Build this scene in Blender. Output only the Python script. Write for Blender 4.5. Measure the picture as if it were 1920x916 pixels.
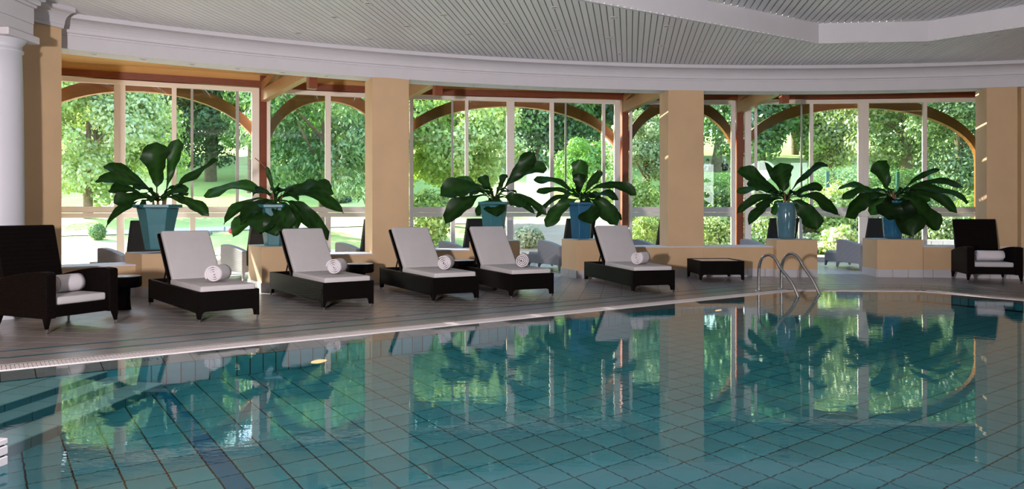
import bpy, bmesh, math, random
import numpy as np
from mathutils import Vector, Matrix

for o in list(bpy.data.objects):
    bpy.data.objects.remove(o)
S = bpy.context.scene
COL = S.collection
PI = math.pi

# ------------------------------------------------------------------ camera
F, HC, CX, HY = 1440.0, 1.35, 960.0, 392.0      # focal length in pixels, eye height, principal column, horizon row
cam = bpy.data.cameras.new('camera')
cam.sensor_width = 36.0
cam.lens = 36.0 * F / 1920.0
cam.shift_y = -(458.0 - HY) / 1920.0
cam.clip_end = 400
camo = bpy.data.objects.new('camera', cam)
COL.objects.link(camo)
camo.location = (0, 0, HC)
camo.rotation_euler = (PI / 2, 0, 0)
S.camera = camo

# ------------------------------------------------------------------ world, sun, lamps, exposure
w = bpy.data.worlds.new('sky')
S.world = w
w.use_nodes = True
nt = w.node_tree
sky = nt.nodes.new('ShaderNodeTexSky')
sky.sky_type = 'NISHITA'
sky.sun_disc = False
sky.sun_elevation = math.radians(27)
sky.sun_rotation = math.radians(297)
nt.links.new(sky.outputs[0], nt.nodes['Background'].inputs[0])
nt.nodes['Background'].inputs[1].default_value = 1.4

def lamp(name, kind, loc, power, color=(1, 1, 1), aim=None, **kw):
    l = bpy.data.lights.new(name, kind)
    l.energy = power
    l.color = color
    for k, v in kw.items():
        setattr(l, k, v)
    o = bpy.data.objects.new(name, l)
    COL.objects.link(o)
    o.location = loc
    if aim is not None:
        o.rotation_euler = (Vector(aim) - Vector(loc)).to_track_quat('-Z', 'Y').to_euler()
    return o

lamp('sun', 'SUN', (0, 0, 30), 29.0, (1.0, 0.93, 0.82), aim=(0.76 * 30, -0.50 * 30, 30 - 0.47 * 30), angle=math.radians(0.6))
lamp('flash_lamp', 'AREA', (-2.3, -0.4, 1.55), 1180, (1.0, 0.92, 0.93), aim=(2.5, 14, 1.7), size=0.30)
# daylight through the two windows of the back wall
lamp('back_window_light', 'AREA', (10.3, -4.85, 2.55), 110, (0.88, 0.94, 1.0), aim=(10.3, 8, 2.55), shape='RECTANGLE', size=1.5, size_y=2.1)
lamp('back_window_light', 'AREA', (10.3, -4.86, 3.55), 60, (0.88, 0.94, 1.0), aim=(10.3, 8, 3.55), shape='ELLIPSE', size=1.5, size_y=1.2)
lamp('back_window_light', 'AREA', (12.3, -4.85, 2.6), 80, (0.88, 0.94, 1.0), aim=(12.3, 8, 2.6), shape='RECTANGLE', size=0.9, size_y=2.8)
S.view_settings.view_transform = 'Standard'
S.view_settings.look = 'None'
S.view_settings.gamma = 1.0
S.view_settings.use_curve_mapping = False
S.view_settings.exposure = 0.0
S.cycles.max_bounces = 10
S.cycles.diffuse_bounces = 4
S.cycles.glossy_bounces = 4
S.cycles.transmission_bounces = 6
S.cycles.transparent_max_bounces = 12
S.cycles.sample_clamp_indirect = 4.0
S.cycles.blur_glossy = 1.0
S.cycles.use_denoising = True

# ------------------------------------------------------------------ geometry helpers
def at(px, py, Y):
    """the world point seen at pixel (px, py) at depth Y"""
    return Vector(((px - CX) / F * Y, Y, HC - (py - HY) / F * Y))

def fl(px, py, z=0.0):
    """the point of the level plane z seen at pixel (px, py)"""
    Y = (HC - z) * F / (py - HY)
    return Vector(((px - CX) / F * Y, Y, z))

CC = Vector((5.233, -3.619))        # centre of the round colonnade in plan
CR = 19.097                         # radius of its front face

def on_circle(px, r):
    m = (px - CX) / F
    a = m * m + 1
    b = -2 * (m * CC.x + CC.y)
    c = CC.x ** 2 + CC.y ** 2 - r * r
    Y = (-b + math.sqrt(b * b - 4 * a * c)) / (2 * a)
    return Vector((m * Y, Y))

def polar(r, a):
    return Vector((CC.x + r * math.cos(a), CC.y + r * math.sin(a)))

def ang(p):
    return math.atan2(p[1] - CC.y, p[0] - CC.x)

class MB:
    def __init__(self):
        self.v, self.f, self.mi, self.sm = [], [], [], []

    def add(self, vs, fs, mi=0, smooth=False):
        n = len(self.v)
        self.v += [tuple(x) for x in vs]
        for f in fs:
            self.f.append(tuple(i + n for i in f))
            self.mi.append(mi)
            self.sm.append(smooth)
        return self

    def box(self, x0, x1, y0, y1, z0, z1, M=None, mi=0):
        vs = [Vector((x, y, z)) for z in (z0, z1) for y in (y0, y1) for x in (x0, x1)]
        if M is not None:
            vs = [M @ v for v in vs]
        return self.add(vs, [(0, 2, 3, 1), (4, 5, 7, 6), (0, 1, 5, 4), (2, 6, 7, 3), (0, 4, 6, 2), (1, 3, 7, 5)], mi)

    def prism(self, poly, d0, d1, M=None, mi=0):
        """poly of (a, b); extruded along the third axis from d0 to d1; M maps (a, b, d)"""
        n = len(poly)
        vs = [Vector((a, b, d)) for d in (d0, d1) for a, b in poly]
        if M is not None:
            vs = [M @ v for v in vs]
        fs = [tuple(range(n - 1, -1, -1)), tuple(range(n, 2 * n))]
        fs += [(i, (i + 1) % n, n + (i + 1) % n, n + i) for i in range(n)]
        return self.add(vs, fs, mi)

    def tube(self, pts, r, n=8, cap=True, mi=0):
        pts = [Vector(p) for p in pts]
        rs = r if isinstance(r, (list, tuple)) else [r] * len(pts)
        vs, fs = [], []
        up = None
        for i, p in enumerate(pts):
            t = (pts[min(i + 1, len(pts) - 1)] - pts[max(i - 1, 0)]).normalized()
            if up is None:
                up = Vector((0, 0, 1)) if abs(t.z) < 0.9 else Vector((1, 0, 0))
            a = t.cross(up).normalized()
            b = a.cross(t).normalized()
            up = b
            for k in range(n):
                q = 2 * PI * k / n
                vs.append(p + (a * math.cos(q) + b * math.sin(q)) * rs[i])
        for i in range(len(pts) - 1):
            for k in range(n):
                fs.append((i * n + k, i * n + (k + 1) % n, (i + 1) * n + (k + 1) % n, (i + 1) * n + k))
        self.add(vs, fs, mi, True)
        if cap:
            self.add(vs[:n], [tuple(range(n - 1, -1, -1))], mi)
            self.add(vs[-n:], [tuple(range(n))], mi)
        return self

    def lathe(self, prof, n=24, c=(0, 0, 0), mi=0, smooth=True, M=None, phase=0.0):
        vs, fs = [], []
        for r, z in prof:
            for k in range(n):
                q = 2 * PI * k / n + phase
                v = Vector((c[0] + r * math.cos(q), c[1] + r * math.sin(q), c[2] + z))
                vs.append(M @ v if M is not None else v)
        for i in range(len(prof) - 1):
            for k in range(n):
                fs.append((i * n + k, i * n + (k + 1) % n, (i + 1) * n + (k + 1) % n, (i + 1) * n + k))
        self.add(vs, fs, mi, smooth)
        return self

    def sweep(self, prof, a0, a1, n, mi=0, smooth=False):
        """closed profile of (r, z) swept round the colonnade centre"""
        m = len(prof)
        vs, fs = [], []
        for i in range(n + 1):
            a = a0 + (a1 - a0) * i / n
            for r, z in prof:
                p = polar(r, a)
                vs.append((p.x, p.y, z))
        for i in range(n):
            for k in range(m):
                fs.append((i * m + k, i * m + (k + 1) % m, (i + 1) * m + (k + 1) % m, (i + 1) * m + k))
        fs += [tuple(range(m)), tuple(range((n + 1) * m - 1, n * m - 1, -1))]
        return self.add(vs, fs, mi, smooth)

    def build(self, name, mats, parent=None, bevel=0.0, seg=2, fix=True):
        me = bpy.data.meshes.new(name)
        me.from_pydata(self.v, [], self.f)
        mats = mats if isinstance(mats, (list, tuple)) else [mats]
        for m in mats:
            me.materials.append(m)
        me.polygons.foreach_set('material_index', self.mi)
        me.polygons.foreach_set('use_smooth', self.sm)
        if fix:
            b = bmesh.new()
            b.from_mesh(me)
            bmesh.ops.recalc_face_normals(b, faces=b.faces)
            b.to_mesh(me)
            b.free()
        me.update()
        o = bpy.data.objects.new(name, me)
        COL.objects.link(o)
        if parent is not None:
            o.parent = parent
        if bevel > 0:
            md = o.modifiers.new('bevel', 'BEVEL')
            md.width = bevel
            md.segments = seg
            md.limit_method = 'ANGLE'
            md.angle_limit = math.radians(35)
        return o

def tag(o, label=None, cat=None, group=None, kind=None):
    if label: o['label'] = label
    if cat: o['category'] = cat
    if group: o['group'] = group
    if kind: o['kind'] = kind
    return o

def empty(name, loc=(0, 0, 0), rz=0.0):
    o = bpy.data.objects.new(name, None)
    o.empty_display_size = 0.2
    COL.objects.link(o)
    o.location = loc
    o.rotation_euler = (0, 0, rz)
    return o

KIDS = {}
def copy_tree(o, parent=None):
    c = o.copy()
    COL.objects.link(c)
    if parent is not None:
        c.parent = parent
    for ch in list(o.children):
        copy_tree(ch, c)
    return c

def inst(o, name, M, parent=None):
    c = bpy.data.objects.new(name, o.data if hasattr(o, 'data') else o)
    COL.objects.link(c)
    if parent is not None:
        c.parent = parent
    c.matrix_local = M
    return c

# ------------------------------------------------------------------ materials
def mat(name, col=(0.8, 0.8, 0.8), rough=0.5, metal=0.0, spec=0.5, noise=0.0, nscale=8.0, bump=0.0, bscale=60.0,
        coat=0.0, emit=None, estr=0.0, rnd=0.0, subs=0.0):
    m = bpy.data.materials.new(name)
    m.use_nodes = True
    n, l = m.node_tree.nodes, m.node_tree.links
    b = n['Principled BSDF']
    b.inputs['Base Color'].default_value = (*col, 1)
    b.inputs['Roughness'].default_value = rough
    b.inputs['Metallic'].default_value = metal
    b.inputs['Specular IOR Level'].default_value = spec
    b.inputs['Coat Weight'].default_value = coat
    b.inputs['Coat Roughness'].default_value = 0.08
    if emit:
        b.inputs['Emission Color'].default_value = (*emit, 1)
        b.inputs['Emission Strength'].default_value = estr
    tc = n.new('ShaderNodeTexCoord')
    last = None
    if noise > 0:
        nz = n.new('ShaderNodeTexNoise')
        nz.inputs['Scale'].default_value = nscale
        nz.inputs['Detail'].default_value = 6
        l.new(tc.outputs['Object'], nz.inputs['Vector'])
        mr = n.new('ShaderNodeMapRange')
        mr.inputs['From Min'].default_value = 0.3
        mr.inputs['From Max'].default_value = 0.7
        mr.inputs['To Min'].default_value = 1 - noise
        mr.inputs['To Max'].default_value = 1 + noise
        l.new(nz.outputs['Fac'], mr.inputs['Value'])
        last = mr.outputs[0]
    if rnd > 0:
        oi = n.new('ShaderNodeObjectInfo')
        mr2 = n.new('ShaderNodeMapRange')
        mr2.inputs['To Min'].default_value = 1 - rnd
        mr2.inputs['To Max'].default_value = 1 + rnd
        l.new(oi.outputs['Random'], mr2.inputs['Value'])
        if last is not None:
            mm = n.new('ShaderNodeMath'); mm.operation = 'MULTIPLY'
            l.new(last, mm.inputs[0]); l.new(mr2.outputs[0], mm.inputs[1])
            last = mm.outputs[0]
        else:
            last = mr2.outputs[0]
    if last is not None:
        vm = n.new('ShaderNodeVectorMath'); vm.operation = 'SCALE'
        vm.inputs[0].default_value = col
        l.new(last, vm.inputs['Scale'])
        l.new(vm.outputs[0], b.inputs['Base Color'])
    if bump > 0:
        nb = n.new('ShaderNodeTexNoise')
        nb.inputs['Scale'].default_value = bscale
        nb.inputs['Detail'].default_value = 3
        l.new(tc.outputs['Object'], nb.inputs['Vector'])
        bp = n.new('ShaderNodeBump')
        bp.inputs['Strength'].default_value = bump
        bp.inputs['Distance'].default_value = 0.01
        l.new(nb.outputs['Fac'], bp.inputs['Height'])
        l.new(bp.outputs[0], b.inputs['Normal'])
    return m

def wicker_mat(name, col, dark):
    m = mat(name, col, 0.5, spec=0.07)
    n, l = m.node_tree.nodes, m.node_tree.links
    b = n['Principled BSDF']
    tc = n.new('ShaderNodeTexCoord')
    hs = []
    for axis in ('X', 'Y', 'Z'):
        wv = n.new('ShaderNodeTexWave')
        wv.bands_direction = axis
        wv.inputs['Scale'].default_value = 24.0
        l.new(tc.outputs['Object'], wv.inputs['Vector'])
        hs.append(wv.outputs['Fac'])
    a = n.new('ShaderNodeMath'); a.operation = 'ADD'
    l.new(hs[0], a.inputs[0]); l.new(hs[1], a.inputs[1])
    mu = n.new('ShaderNodeMath'); mu.operation = 'MULTIPLY'
    l.new(a.outputs[0], mu.inputs[0]); l.new(hs[2], mu.inputs[1])
    mx = n.new('ShaderNodeMix'); mx.data_type = 'RGBA'
    mx.inputs[6].default_value = (*dark, 1)
    mx.inputs[7].default_value = (*col, 1)
    l.new(mu.outputs[0], mx.inputs[0])
    l.new(mx.outputs[2], b.inputs['Base Color'])
    bp = n.new('ShaderNodeBump')
    bp.inputs['Strength'].default_value = 0.5
    bp.inputs['Distance'].default_value = 0.006
    l.new(mu.outputs[0], bp.inputs['Height'])
    l.new(bp.outputs[0], b.inputs['Normal'])
    return m

def wood_mat(name, c1, c2):
    m = mat(name, c1, 0.42)
    n, l = m.node_tree.nodes, m.node_tree.links
    b = n['Principled BSDF']
    tc = n.new('ShaderNodeTexCoord')
    mp = n.new('ShaderNodeMapping')
    mp.inputs['Scale'].default_value = (3, 3, 12)
    nz = n.new('ShaderNodeTexNoise')
    nz.inputs['Scale'].default_value = 2.5
    nz.inputs['Detail'].default_value = 7
    l.new(tc.outputs['Object'], mp.inputs['Vector'])
    l.new(mp.outputs[0], nz.inputs['Vector'])
    mx = n.new('ShaderNodeMix'); mx.data_type = 'RGBA'
    mx.inputs[6].default_value = (*c1, 1)
    mx.inputs[7].default_value = (*c2, 1)
    l.new(nz.outputs['Fac'], mx.inputs[0])
    l.new(mx.outputs[2], b.inputs['Base Color'])
    return m

def glass_mat(name, tint, ior=1.45):
    m = bpy.data.materials.new(name)
    m.use_nodes = True
    n, l = m.node_tree.nodes, m.node_tree.links
    n.remove(n['Principled BSDF'])
    t = n.new('ShaderNodeBsdfTransparent'); t.inputs[0].default_value = (*tint, 1)
    g = n.new('ShaderNodeBsdfGlossy'); g.inputs['Roughness'].default_value = 0.0
    fr = n.new('ShaderNodeFresnel'); fr.inputs[0].default_value = ior
    mx = n.new('ShaderNodeMixShader')
    l.new(fr.outputs[0], mx.inputs[0]); l.new(t.outputs[0], mx.inputs[1]); l.new(g.outputs[0], mx.inputs[2])
    l.new(mx.outputs[0], n['Material Output'].inputs[0])
    return m

def water_mat():
    m = bpy.data.materials.new('pool_water')
    m.use_nodes = True
    n, l = m.node_tree.nodes, m.node_tree.links
    b = n['Principled BSDF']
    b.inputs['Base Color'].default_value = (0.80, 0.97, 0.97, 1)
    b.inputs['Roughness'].default_value = 0.0
    b.inputs['IOR'].default_value = 1.333
    b.inputs['Transmission Weight'].default_value = 1.0
    tc = n.new('ShaderNodeTexCoord')
    mp = n.new('ShaderNodeMapping')
    mp.inputs['Rotation'].default_value = (0, 0, math.radians(20))
    mp.inputs['Scale'].default_value = (1.0, 2.2, 1.0)
    l.new(tc.outputs['Object'], mp.inputs['Vector'])
    n1 = n.new('ShaderNodeTexNoise'); n1.inputs['Scale'].default_value = 5.0; n1.inputs['Detail'].default_value = 3
    n2 = n.new('ShaderNodeTexNoise'); n2.inputs['Scale'].default_value = 0.28; n2.inputs['Detail'].default_value = 1
    l.new(mp.outputs[0], n1.inputs['Vector'])
    l.new(tc.outputs['Object'], n2.inputs['Vector'])
    mr = n.new('ShaderNodeMapRange')
    mr.inputs['From Min'].default_value = 0.35; mr.inputs['From Max'].default_value = 0.65
    mr.inputs['To Min'].default_value = 0.15; mr.inputs['To Max'].default_value = 1.0
    l.new(n2.outputs['Fac'], mr.inputs['Value'])
    mu = n.new('ShaderNodeMath'); mu.operation = 'MULTIPLY'
    l.new(n1.outputs['Fac'], mu.inputs[0]); l.new(mr.outputs[0], mu.inputs[1])
    bp = n.new('ShaderNodeBump'); bp.inputs['Strength'].default_value = 1.0; bp.inputs['Distance'].default_value = 0.0010
    l.new(mu.outputs[0], bp.inputs['Height'])
    l.new(bp.outputs[0], b.inputs['Normal'])
    return m

def leaf_mat(name, trans=0.35, spec=0.03, rough=0.5):
    """colour of each leaf is its own, from the mesh's tint attribute"""
    m = bpy.data.materials.new(name)
    m.use_nodes = True
    n, l = m.node_tree.nodes, m.node_tree.links
    n.remove(n['Principled BSDF'])
    at_ = n.new('ShaderNodeAttribute'); at_.attribute_name = 'tint'
    d = n.new('ShaderNodeBsdfDiffuse'); t = n.new('ShaderNodeBsdfTranslucent'); g = n.new('ShaderNodeBsdfGlossy')
    g.inputs['Roughness'].default_value = rough
    g.inputs['Color'].default_value = (0.9, 0.95, 0.9, 1)
    l.new(at_.outputs['Color'], d.inputs[0])
    mu = n.new('ShaderNodeVectorMath'); mu.operation = 'MULTIPLY'
    mu.inputs[1].default_value = (1.25, 1.3, 0.6)
    l.new(at_.outputs['Color'], mu.inputs[0]); l.new(mu.outputs[0], t.inputs[0])
    m1 = n.new('ShaderNodeMixShader'); m1.inputs[0].default_value = trans
    m2 = n.new('ShaderNodeMixShader'); m2.inputs[0].default_value = spec
    l.new(d.outputs[0], m1.inputs[1]); l.new(t.outputs[0], m1.inputs[2])
    l.new(m1.outputs[0], m2.inputs[1]); l.new(g.outputs[0], m2.inputs[2])
    l.new(m2.outputs[0], n['Material Output'].inputs[0])
    return m

M = dict(
    plaster=mat('cream_plaster', (0.58, 0.395, 0.23), 0.75, noise=0.05, nscale=2, bump=0.05, bscale=40),
    ochre=mat('ochre_plaster', (0.66, 0.40, 0.15), 0.8, noise=0.04, nscale=2),
    white=mat('white_paint', (0.59, 0.57, 0.60), 0.55, noise=0.02, nscale=3),
    column=mat('column_paint', (0.54, 0.54, 0.59), 0.5),
    slat=mat('ceiling_metal', (0.72, 0.72, 0.73), 0.5, metal=0.0, rnd=0.04),
    slatdark=mat('ceiling_void', (0.10, 0.10, 0.10), 0.9),
    bar=mat('ceiling_bar', (0.34, 0.34, 0.33), 0.6),
    decktile=mat('deck_tile', (0.26, 0.238, 0.23), 0.28, spec=0.7, rnd=0.10, noise=0.12, nscale=5),
    suntile=mat('pale_stone_tile', (0.62, 0.58, 0.53), 0.34, rnd=0.05, noise=0.06, nscale=5),  # lightened in place of the daylight missing on the sunroom floor
    deckgrout=mat('deck_grout', (0.10, 0.092, 0.09), 0.6),
    teal=mat('teal_strip', (0.015, 0.10, 0.13), 0.35),
    skirt=mat('white_tile', (0.48, 0.46, 0.49), 0.3, rnd=0.03),
    grate=mat('grate_plastic', (0.72, 0.66, 0.67), 0.5),
    pooltile=mat('pool_tile', (0.06, 0.36, 0.44), 0.35, rnd=0.10, noise=0.08, nscale=4),
    lanetile=mat('lane_tile', (0.003, 0.19, 0.35), 0.35, rnd=0.08),
    steptile=mat('step_tile', (0.34, 0.60, 0.62), 0.4, rnd=0.06),  # pool tile lightened as if light fell on the treads
    risertile=mat('riser_tile', (0.03, 0.20, 0.24), 0.4, rnd=0.06),  # pool tile darkened as if the risers stood in shade
    poolgrout=mat('pool_grout', (0.012, 0.03, 0.03), 0.9),
    wicker=wicker_mat('brown_wicker', (0.008, 0.0045, 0.0045), (0.001, 0.0006, 0.0006)),
    greywicker=wicker_mat('grey_wicker', (0.42, 0.42, 0.45), (0.24, 0.24, 0.26)),  # dark wicker recoloured grey, as if lit through the windows
    backfab=mat('black_fabric', (0.008, 0.008, 0.009), 0.8),
    cushion=mat('cushion_fabric', (0.47, 0.445, 0.455), 0.85, noise=0.03, nscale=6, bump=0.06, bscale=220),
    towel=mat('towel_cotton', (0.66, 0.62, 0.65), 0.95, bump=0.35, bscale=160),
    chrome=mat('polished_steel', (0.62, 0.62, 0.64), 0.16, metal=1.0),
    foot=mat('leg_tip_metal', (0.75, 0.75, 0.76), 0.25, metal=1.0),
    tableglass=mat('white_table_top', (0.62, 0.62, 0.64), 0.08),
    frame=mat('window_aluminium', (0.92, 0.82, 0.73), 0.45),
    sash=mat('sash_metal', (0.40, 0.39, 0.36), 0.4),
    wood=wood_mat('red_timber', (0.15, 0.030, 0.008), (0.26, 0.06, 0.016)),
    woodarch=wood_mat('arch_timber', (0.19, 0.060, 0.014), (0.27, 0.095, 0.022)),
    woodlight=wood_mat('brown_timber', (0.34, 0.17, 0.06), (0.46, 0.24, 0.09)),
    glass=glass_mat('clear_glass', (0.96, 0.98, 0.96)),
    glass2=glass_mat('double_glass', (0.72, 0.80, 0.70), 1.5),
    soil=mat('potting_soil', (0.05, 0.03, 0.02), 0.95, bump=0.5, bscale=60),
    stem=mat('leaf_stem', (0.20, 0.09, 0.04), 0.6),
    bark=mat('tree_bark', (0.16, 0.11, 0.08), 0.9, noise=0.35, nscale=6, bump=0.6, bscale=14),
    lawn=mat('lawn_grass', (0.44, 0.54, 0.18), 0.95, noise=0.16, nscale=0.5, bump=0.5, bscale=30),
    gravel=mat('pale_gravel', (0.40, 0.32, 0.22), 0.95, noise=0.10, nscale=1.5, bump=0.3, bscale=50),
    pave=mat('pale_paving', (0.62, 0.58, 0.52), 0.9, noise=0.05, nscale=2),
    stone=mat('border_stone', (0.45, 0.43, 0.40), 0.85, noise=0.2, nscale=5),
    fence=mat('fence_paint', (0.010, 0.065, 0.052), 0.5),
    lampbody=mat('lamp_ring', (0.60, 0.58, 0.56), 0.4),
    lens=mat('lamp_lens', (0.16, 0.14, 0.12), 0.3),
    poollamp=mat('pool_lamp_lens', (1, 0.85, 0.6), 0.3, emit=(1.0, 0.55, 0.20), estr=1.6),
    ink=mat('depth_ink', (0.005, 0.006, 0.03), 0.5),
    leaf=leaf_mat('garden_leaf', 0.27, 0.07, 0.45),
    houseleaf=leaf_mat('glossy_leaf', 0.30, 0.014, 0.36),
    skin=mat('skin', (0.62, 0.40, 0.30), 0.6),
    hair=mat('hair', (0.05, 0.03, 0.02), 0.6),
    shirtw=mat('white_cloth', (0.8, 0.8, 0.82), 0.9),
    shirtd=mat('navy_cloth', (0.02, 0.025, 0.06), 0.9),
    shirtr=mat('red_cloth', (0.65, 0.06, 0.05), 0.9),
    jeans=mat('grey_cloth', (0.20, 0.22, 0.26), 0.9),
    water=water_mat(),
)

def glaze(name, c1, c2, rough=0.42, coat=0.0):
    m = mat(name, c1, rough, coat=coat)
    n, l = m.node_tree.nodes, m.node_tree.links
    tc = n.new('ShaderNodeTexCoord'); nz = n.new('ShaderNodeTexNoise')
    nz.inputs['Scale'].default_value = 4; nz.inputs['Detail'].default_value = 5
    l.new(tc.outputs['Object'], nz.inputs['Vector'])
    mx = n.new('ShaderNodeMix'); mx.data_type = 'RGBA'
    mx.inputs[6].default_value = (*c1, 1); mx.inputs[7].default_value = (*c2, 1)
    l.new(nz.outputs['Fac'], mx.inputs[0]); l.new(mx.outputs[2], n['Principled BSDF'].inputs['Base Color'])
    return m
M['glaze'] = glaze('teal_glaze', (0.014, 0.115, 0.145), (0.04, 0.19, 0.22))
M['glazeblue'] = glaze('blue_glaze', (0.008, 0.075, 0.165), (0.02, 0.14, 0.25))
M['glazegrey'] = glaze('slate_glaze', (0.05, 0.14, 0.19), (0.10, 0.22, 0.27), 0.10, 0.6)
M['glazeround'] = glaze('deep_blue_glaze', (0.010, 0.08, 0.17), (0.03, 0.16, 0.27), 0.10, 0.6)

# ------------------------------------------------------------------ plan data
EU = Vector((0.8187, 0.5742))                        # along the long pool edge
EN = Vector((0.5742, -0.8187))                       # from that edge out over the water
POOL = [Vector(p) for p in ((-5.95, 5.315), (4.75, 12.81), (6.75, 12.70), (8.40, 10.34), (9.30, 8.0), (8.6, 3.5), (5.5, 1.5), (-3.4, 1.8))]

def offset_poly(poly, d):
    """outward offset of the clockwise convex pool outline"""
    n = len(poly)
    out = []
    for i in range(n):
        a, b, c = poly[i - 1], poly[i], poly[(i + 1) % n]
        d1 = (b - a).normalized(); d2 = (c - b).normalized()
        n1 = Vector((-d1.y, d1.x)); n2 = Vector((-d2.y, d2.x))
        m = (n1 + n2)
        m = m / m.dot(n1)
        out.append(b + m * d)
    return out
GRATE = offset_poly(POOL, 0.25)
ROWA = offset_poly(POOL, 0.56)
ROWB = offset_poly(POOL, 0.63)
ROWC = offset_poly(POOL, 0.96)
ROWD = offset_poly(POOL, 1.03)
LEDGE = offset_poly(POOL, -0.25)

def inside(poly, p):
    n = len(poly)
    return max((p - poly[i]).dot(Vector((-(poly[(i + 1) % n] - poly[i]).normalized().y, (poly[(i + 1) % n] - poly[i]).normalized().x))) for i in range(n))

def clip(poly, p0, nrm, keep_positive=True):
    out = []
    s = 1 if keep_positive else -1
    for i in range(len(poly)):
        a, b = poly[i], poly[(i + 1) % len(poly)]
        da, db = s * (a - p0).dot(nrm), s * (b - p0).dot(nrm)
        if da >= 0: out.append(a)
        if (da > 0) != (db > 0) and abs(da - db) > 1e-9:
            out.append(a + (b - a) * (da / (da - db)))
    return out

def area(poly):
    return abs(sum(poly[i].x * poly[(i + 1) % len(poly)].y - poly[(i + 1) % len(poly)].x * poly[i].y for i in range(len(poly)))) / 2

def slab(poly, z0, z1, mb=None):
    mb = mb or MB()
    n = len(poly)
    vs = [(p.x, p.y, z1) for p in poly] + [(p.x, p.y, z0) for p in poly]
    mb.add(vs, [tuple(range(n))] + [(i, (i + 1) % n, n + (i + 1) % n, n + i) for i in range(n)])
    return mb

def seen(x, y, z=0.0, m=40):
    if y < 0.6: return False
    px = CX + x / y * F
    py = HY + (HC - z) / y * F
    return -m < px < 1920 + m and -m < py < 916 + m

def ring(outer, inner, z0, z1):
    """flat ring between two loops of the same length"""
    mb = MB()
    n = len(outer)
    vs = [(p.x, p.y, z1) for p in outer] + [(p.x, p.y, z1) for p in inner] + [(p.x, p.y, z0) for p in outer] + [(p.x, p.y, z0) for p in inner]
    fs = []
    for i in range(n):
        j = (i + 1) % n
        fs += [(i, j, n + j, n + i), (2 * n + i, 2 * n + j, j, i), (n + i, n + j, 3 * n + j, 3 * n + i)]
    return mb.add(vs, fs)

# ------------------------------------------------------------------ pool: basin, tiles, steps, grate, water
DEPTH = 1.05
mb = MB()
n = len(POOL)
vs = [(p.x, p.y, -0.005) for p in GRATE] + [(p.x, p.y, -0.03) for p in POOL] + [(p.x, p.y, -0.22) for p in LEDGE] + [(p.x, p.y, -DEPTH - 0.01) for p in LEDGE]
fs = []
for k in range(3):
    for i in range(n):
        j = (i + 1) % n
        fs.append((k * n + i, k * n + j, (k + 1) * n + j, (k + 1) * n + i))
fs.append(tuple(range(3 * n, 4 * n)))
mb.add(vs, fs)
basin = tag(mb.build('pool_basin', M['poolgrout'], fix=False), 'teal tiled pool basin below the deck', kind='structure')

E0 = Vector((-4.31, 6.465))
def pool_xy(a, p):
    return E0 + EU * a + EN * p
RZ = math.atan2(EU.y, EU.x)
# floor tiles: 25 cm grid with one 15 cm dark lane strip
def tile_mesh(name, sx, sy, h, m):
    o = MB().box(-sx / 2, sx / 2, -sy / 2, sy / 2, -h, 0).build(name, m)
    me = o.data
    bpy.data.objects.remove(o)
    return me
T_FLOOR = tile_mesh('pool_tile', 0.238, 0.238, 0.01, M['pooltile'])
T_LANE = tile_mesh('lane_tile', 0.138, 0.238, 0.01, M['lanetile'])
cells = []
for i in range(-12, 60):
    lo = 1.235 + 0.25 * i if i >= 0 else 1.085 + 0.25 * i
    for k in range(0, 62):
        cells.append((lo + 0.125, 0.25 * k + 0.20 + 0.125, 0.25, T_FLOOR))
for k in range(0, 62):
    cells.append((1.16, 0.25 * k + 0.325, 0.15, T_LANE))
near, far = [], MB()
for a, p, wd, me in cells:
    c = pool_xy(a, p)
    if inside(LEDGE, c) > -0.05: continue
    if seen(c.x, c.y, -0.45, 60):
        near.append((c.length, c, me))
    elif inside(LEDGE, c) < -0.13:
        Mx = Matrix.Translation((c.x, c.y, -DEPTH)) @ Matrix.Rotation(RZ, 4, 'Z')
        far.box(-wd / 2 + 0.006, wd / 2 - 0.006, -0.119, 0.119, -0.01, 0, Mx, 0 if me is T_FLOOR else 1)
near.sort(key=lambda q: q[0])
for q, c, me in near[:215]:
    Mx = Matrix.Translation((c.x, c.y, -DEPTH)) @ Matrix.Rotation(RZ, 4, 'Z')
    inst(me, 'tile', Mx, basin)
for q, c, me in near[215:]:
    Mx = Matrix.Translation((c.x, c.y, -DEPTH)) @ Matrix.Rotation(RZ, 4, 'Z')
    wd = 0.25 if me is T_FLOOR else 0.15
    far.box(-wd / 2 + 0.006, wd / 2 - 0.006, -0.119, 0.119, -0.01, 0, Mx, 0 if me is T_FLOOR else 1)
tag(far.build('floor_tiles', [M['pooltile'], M['lanetile']], basin), kind='stuff')
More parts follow.
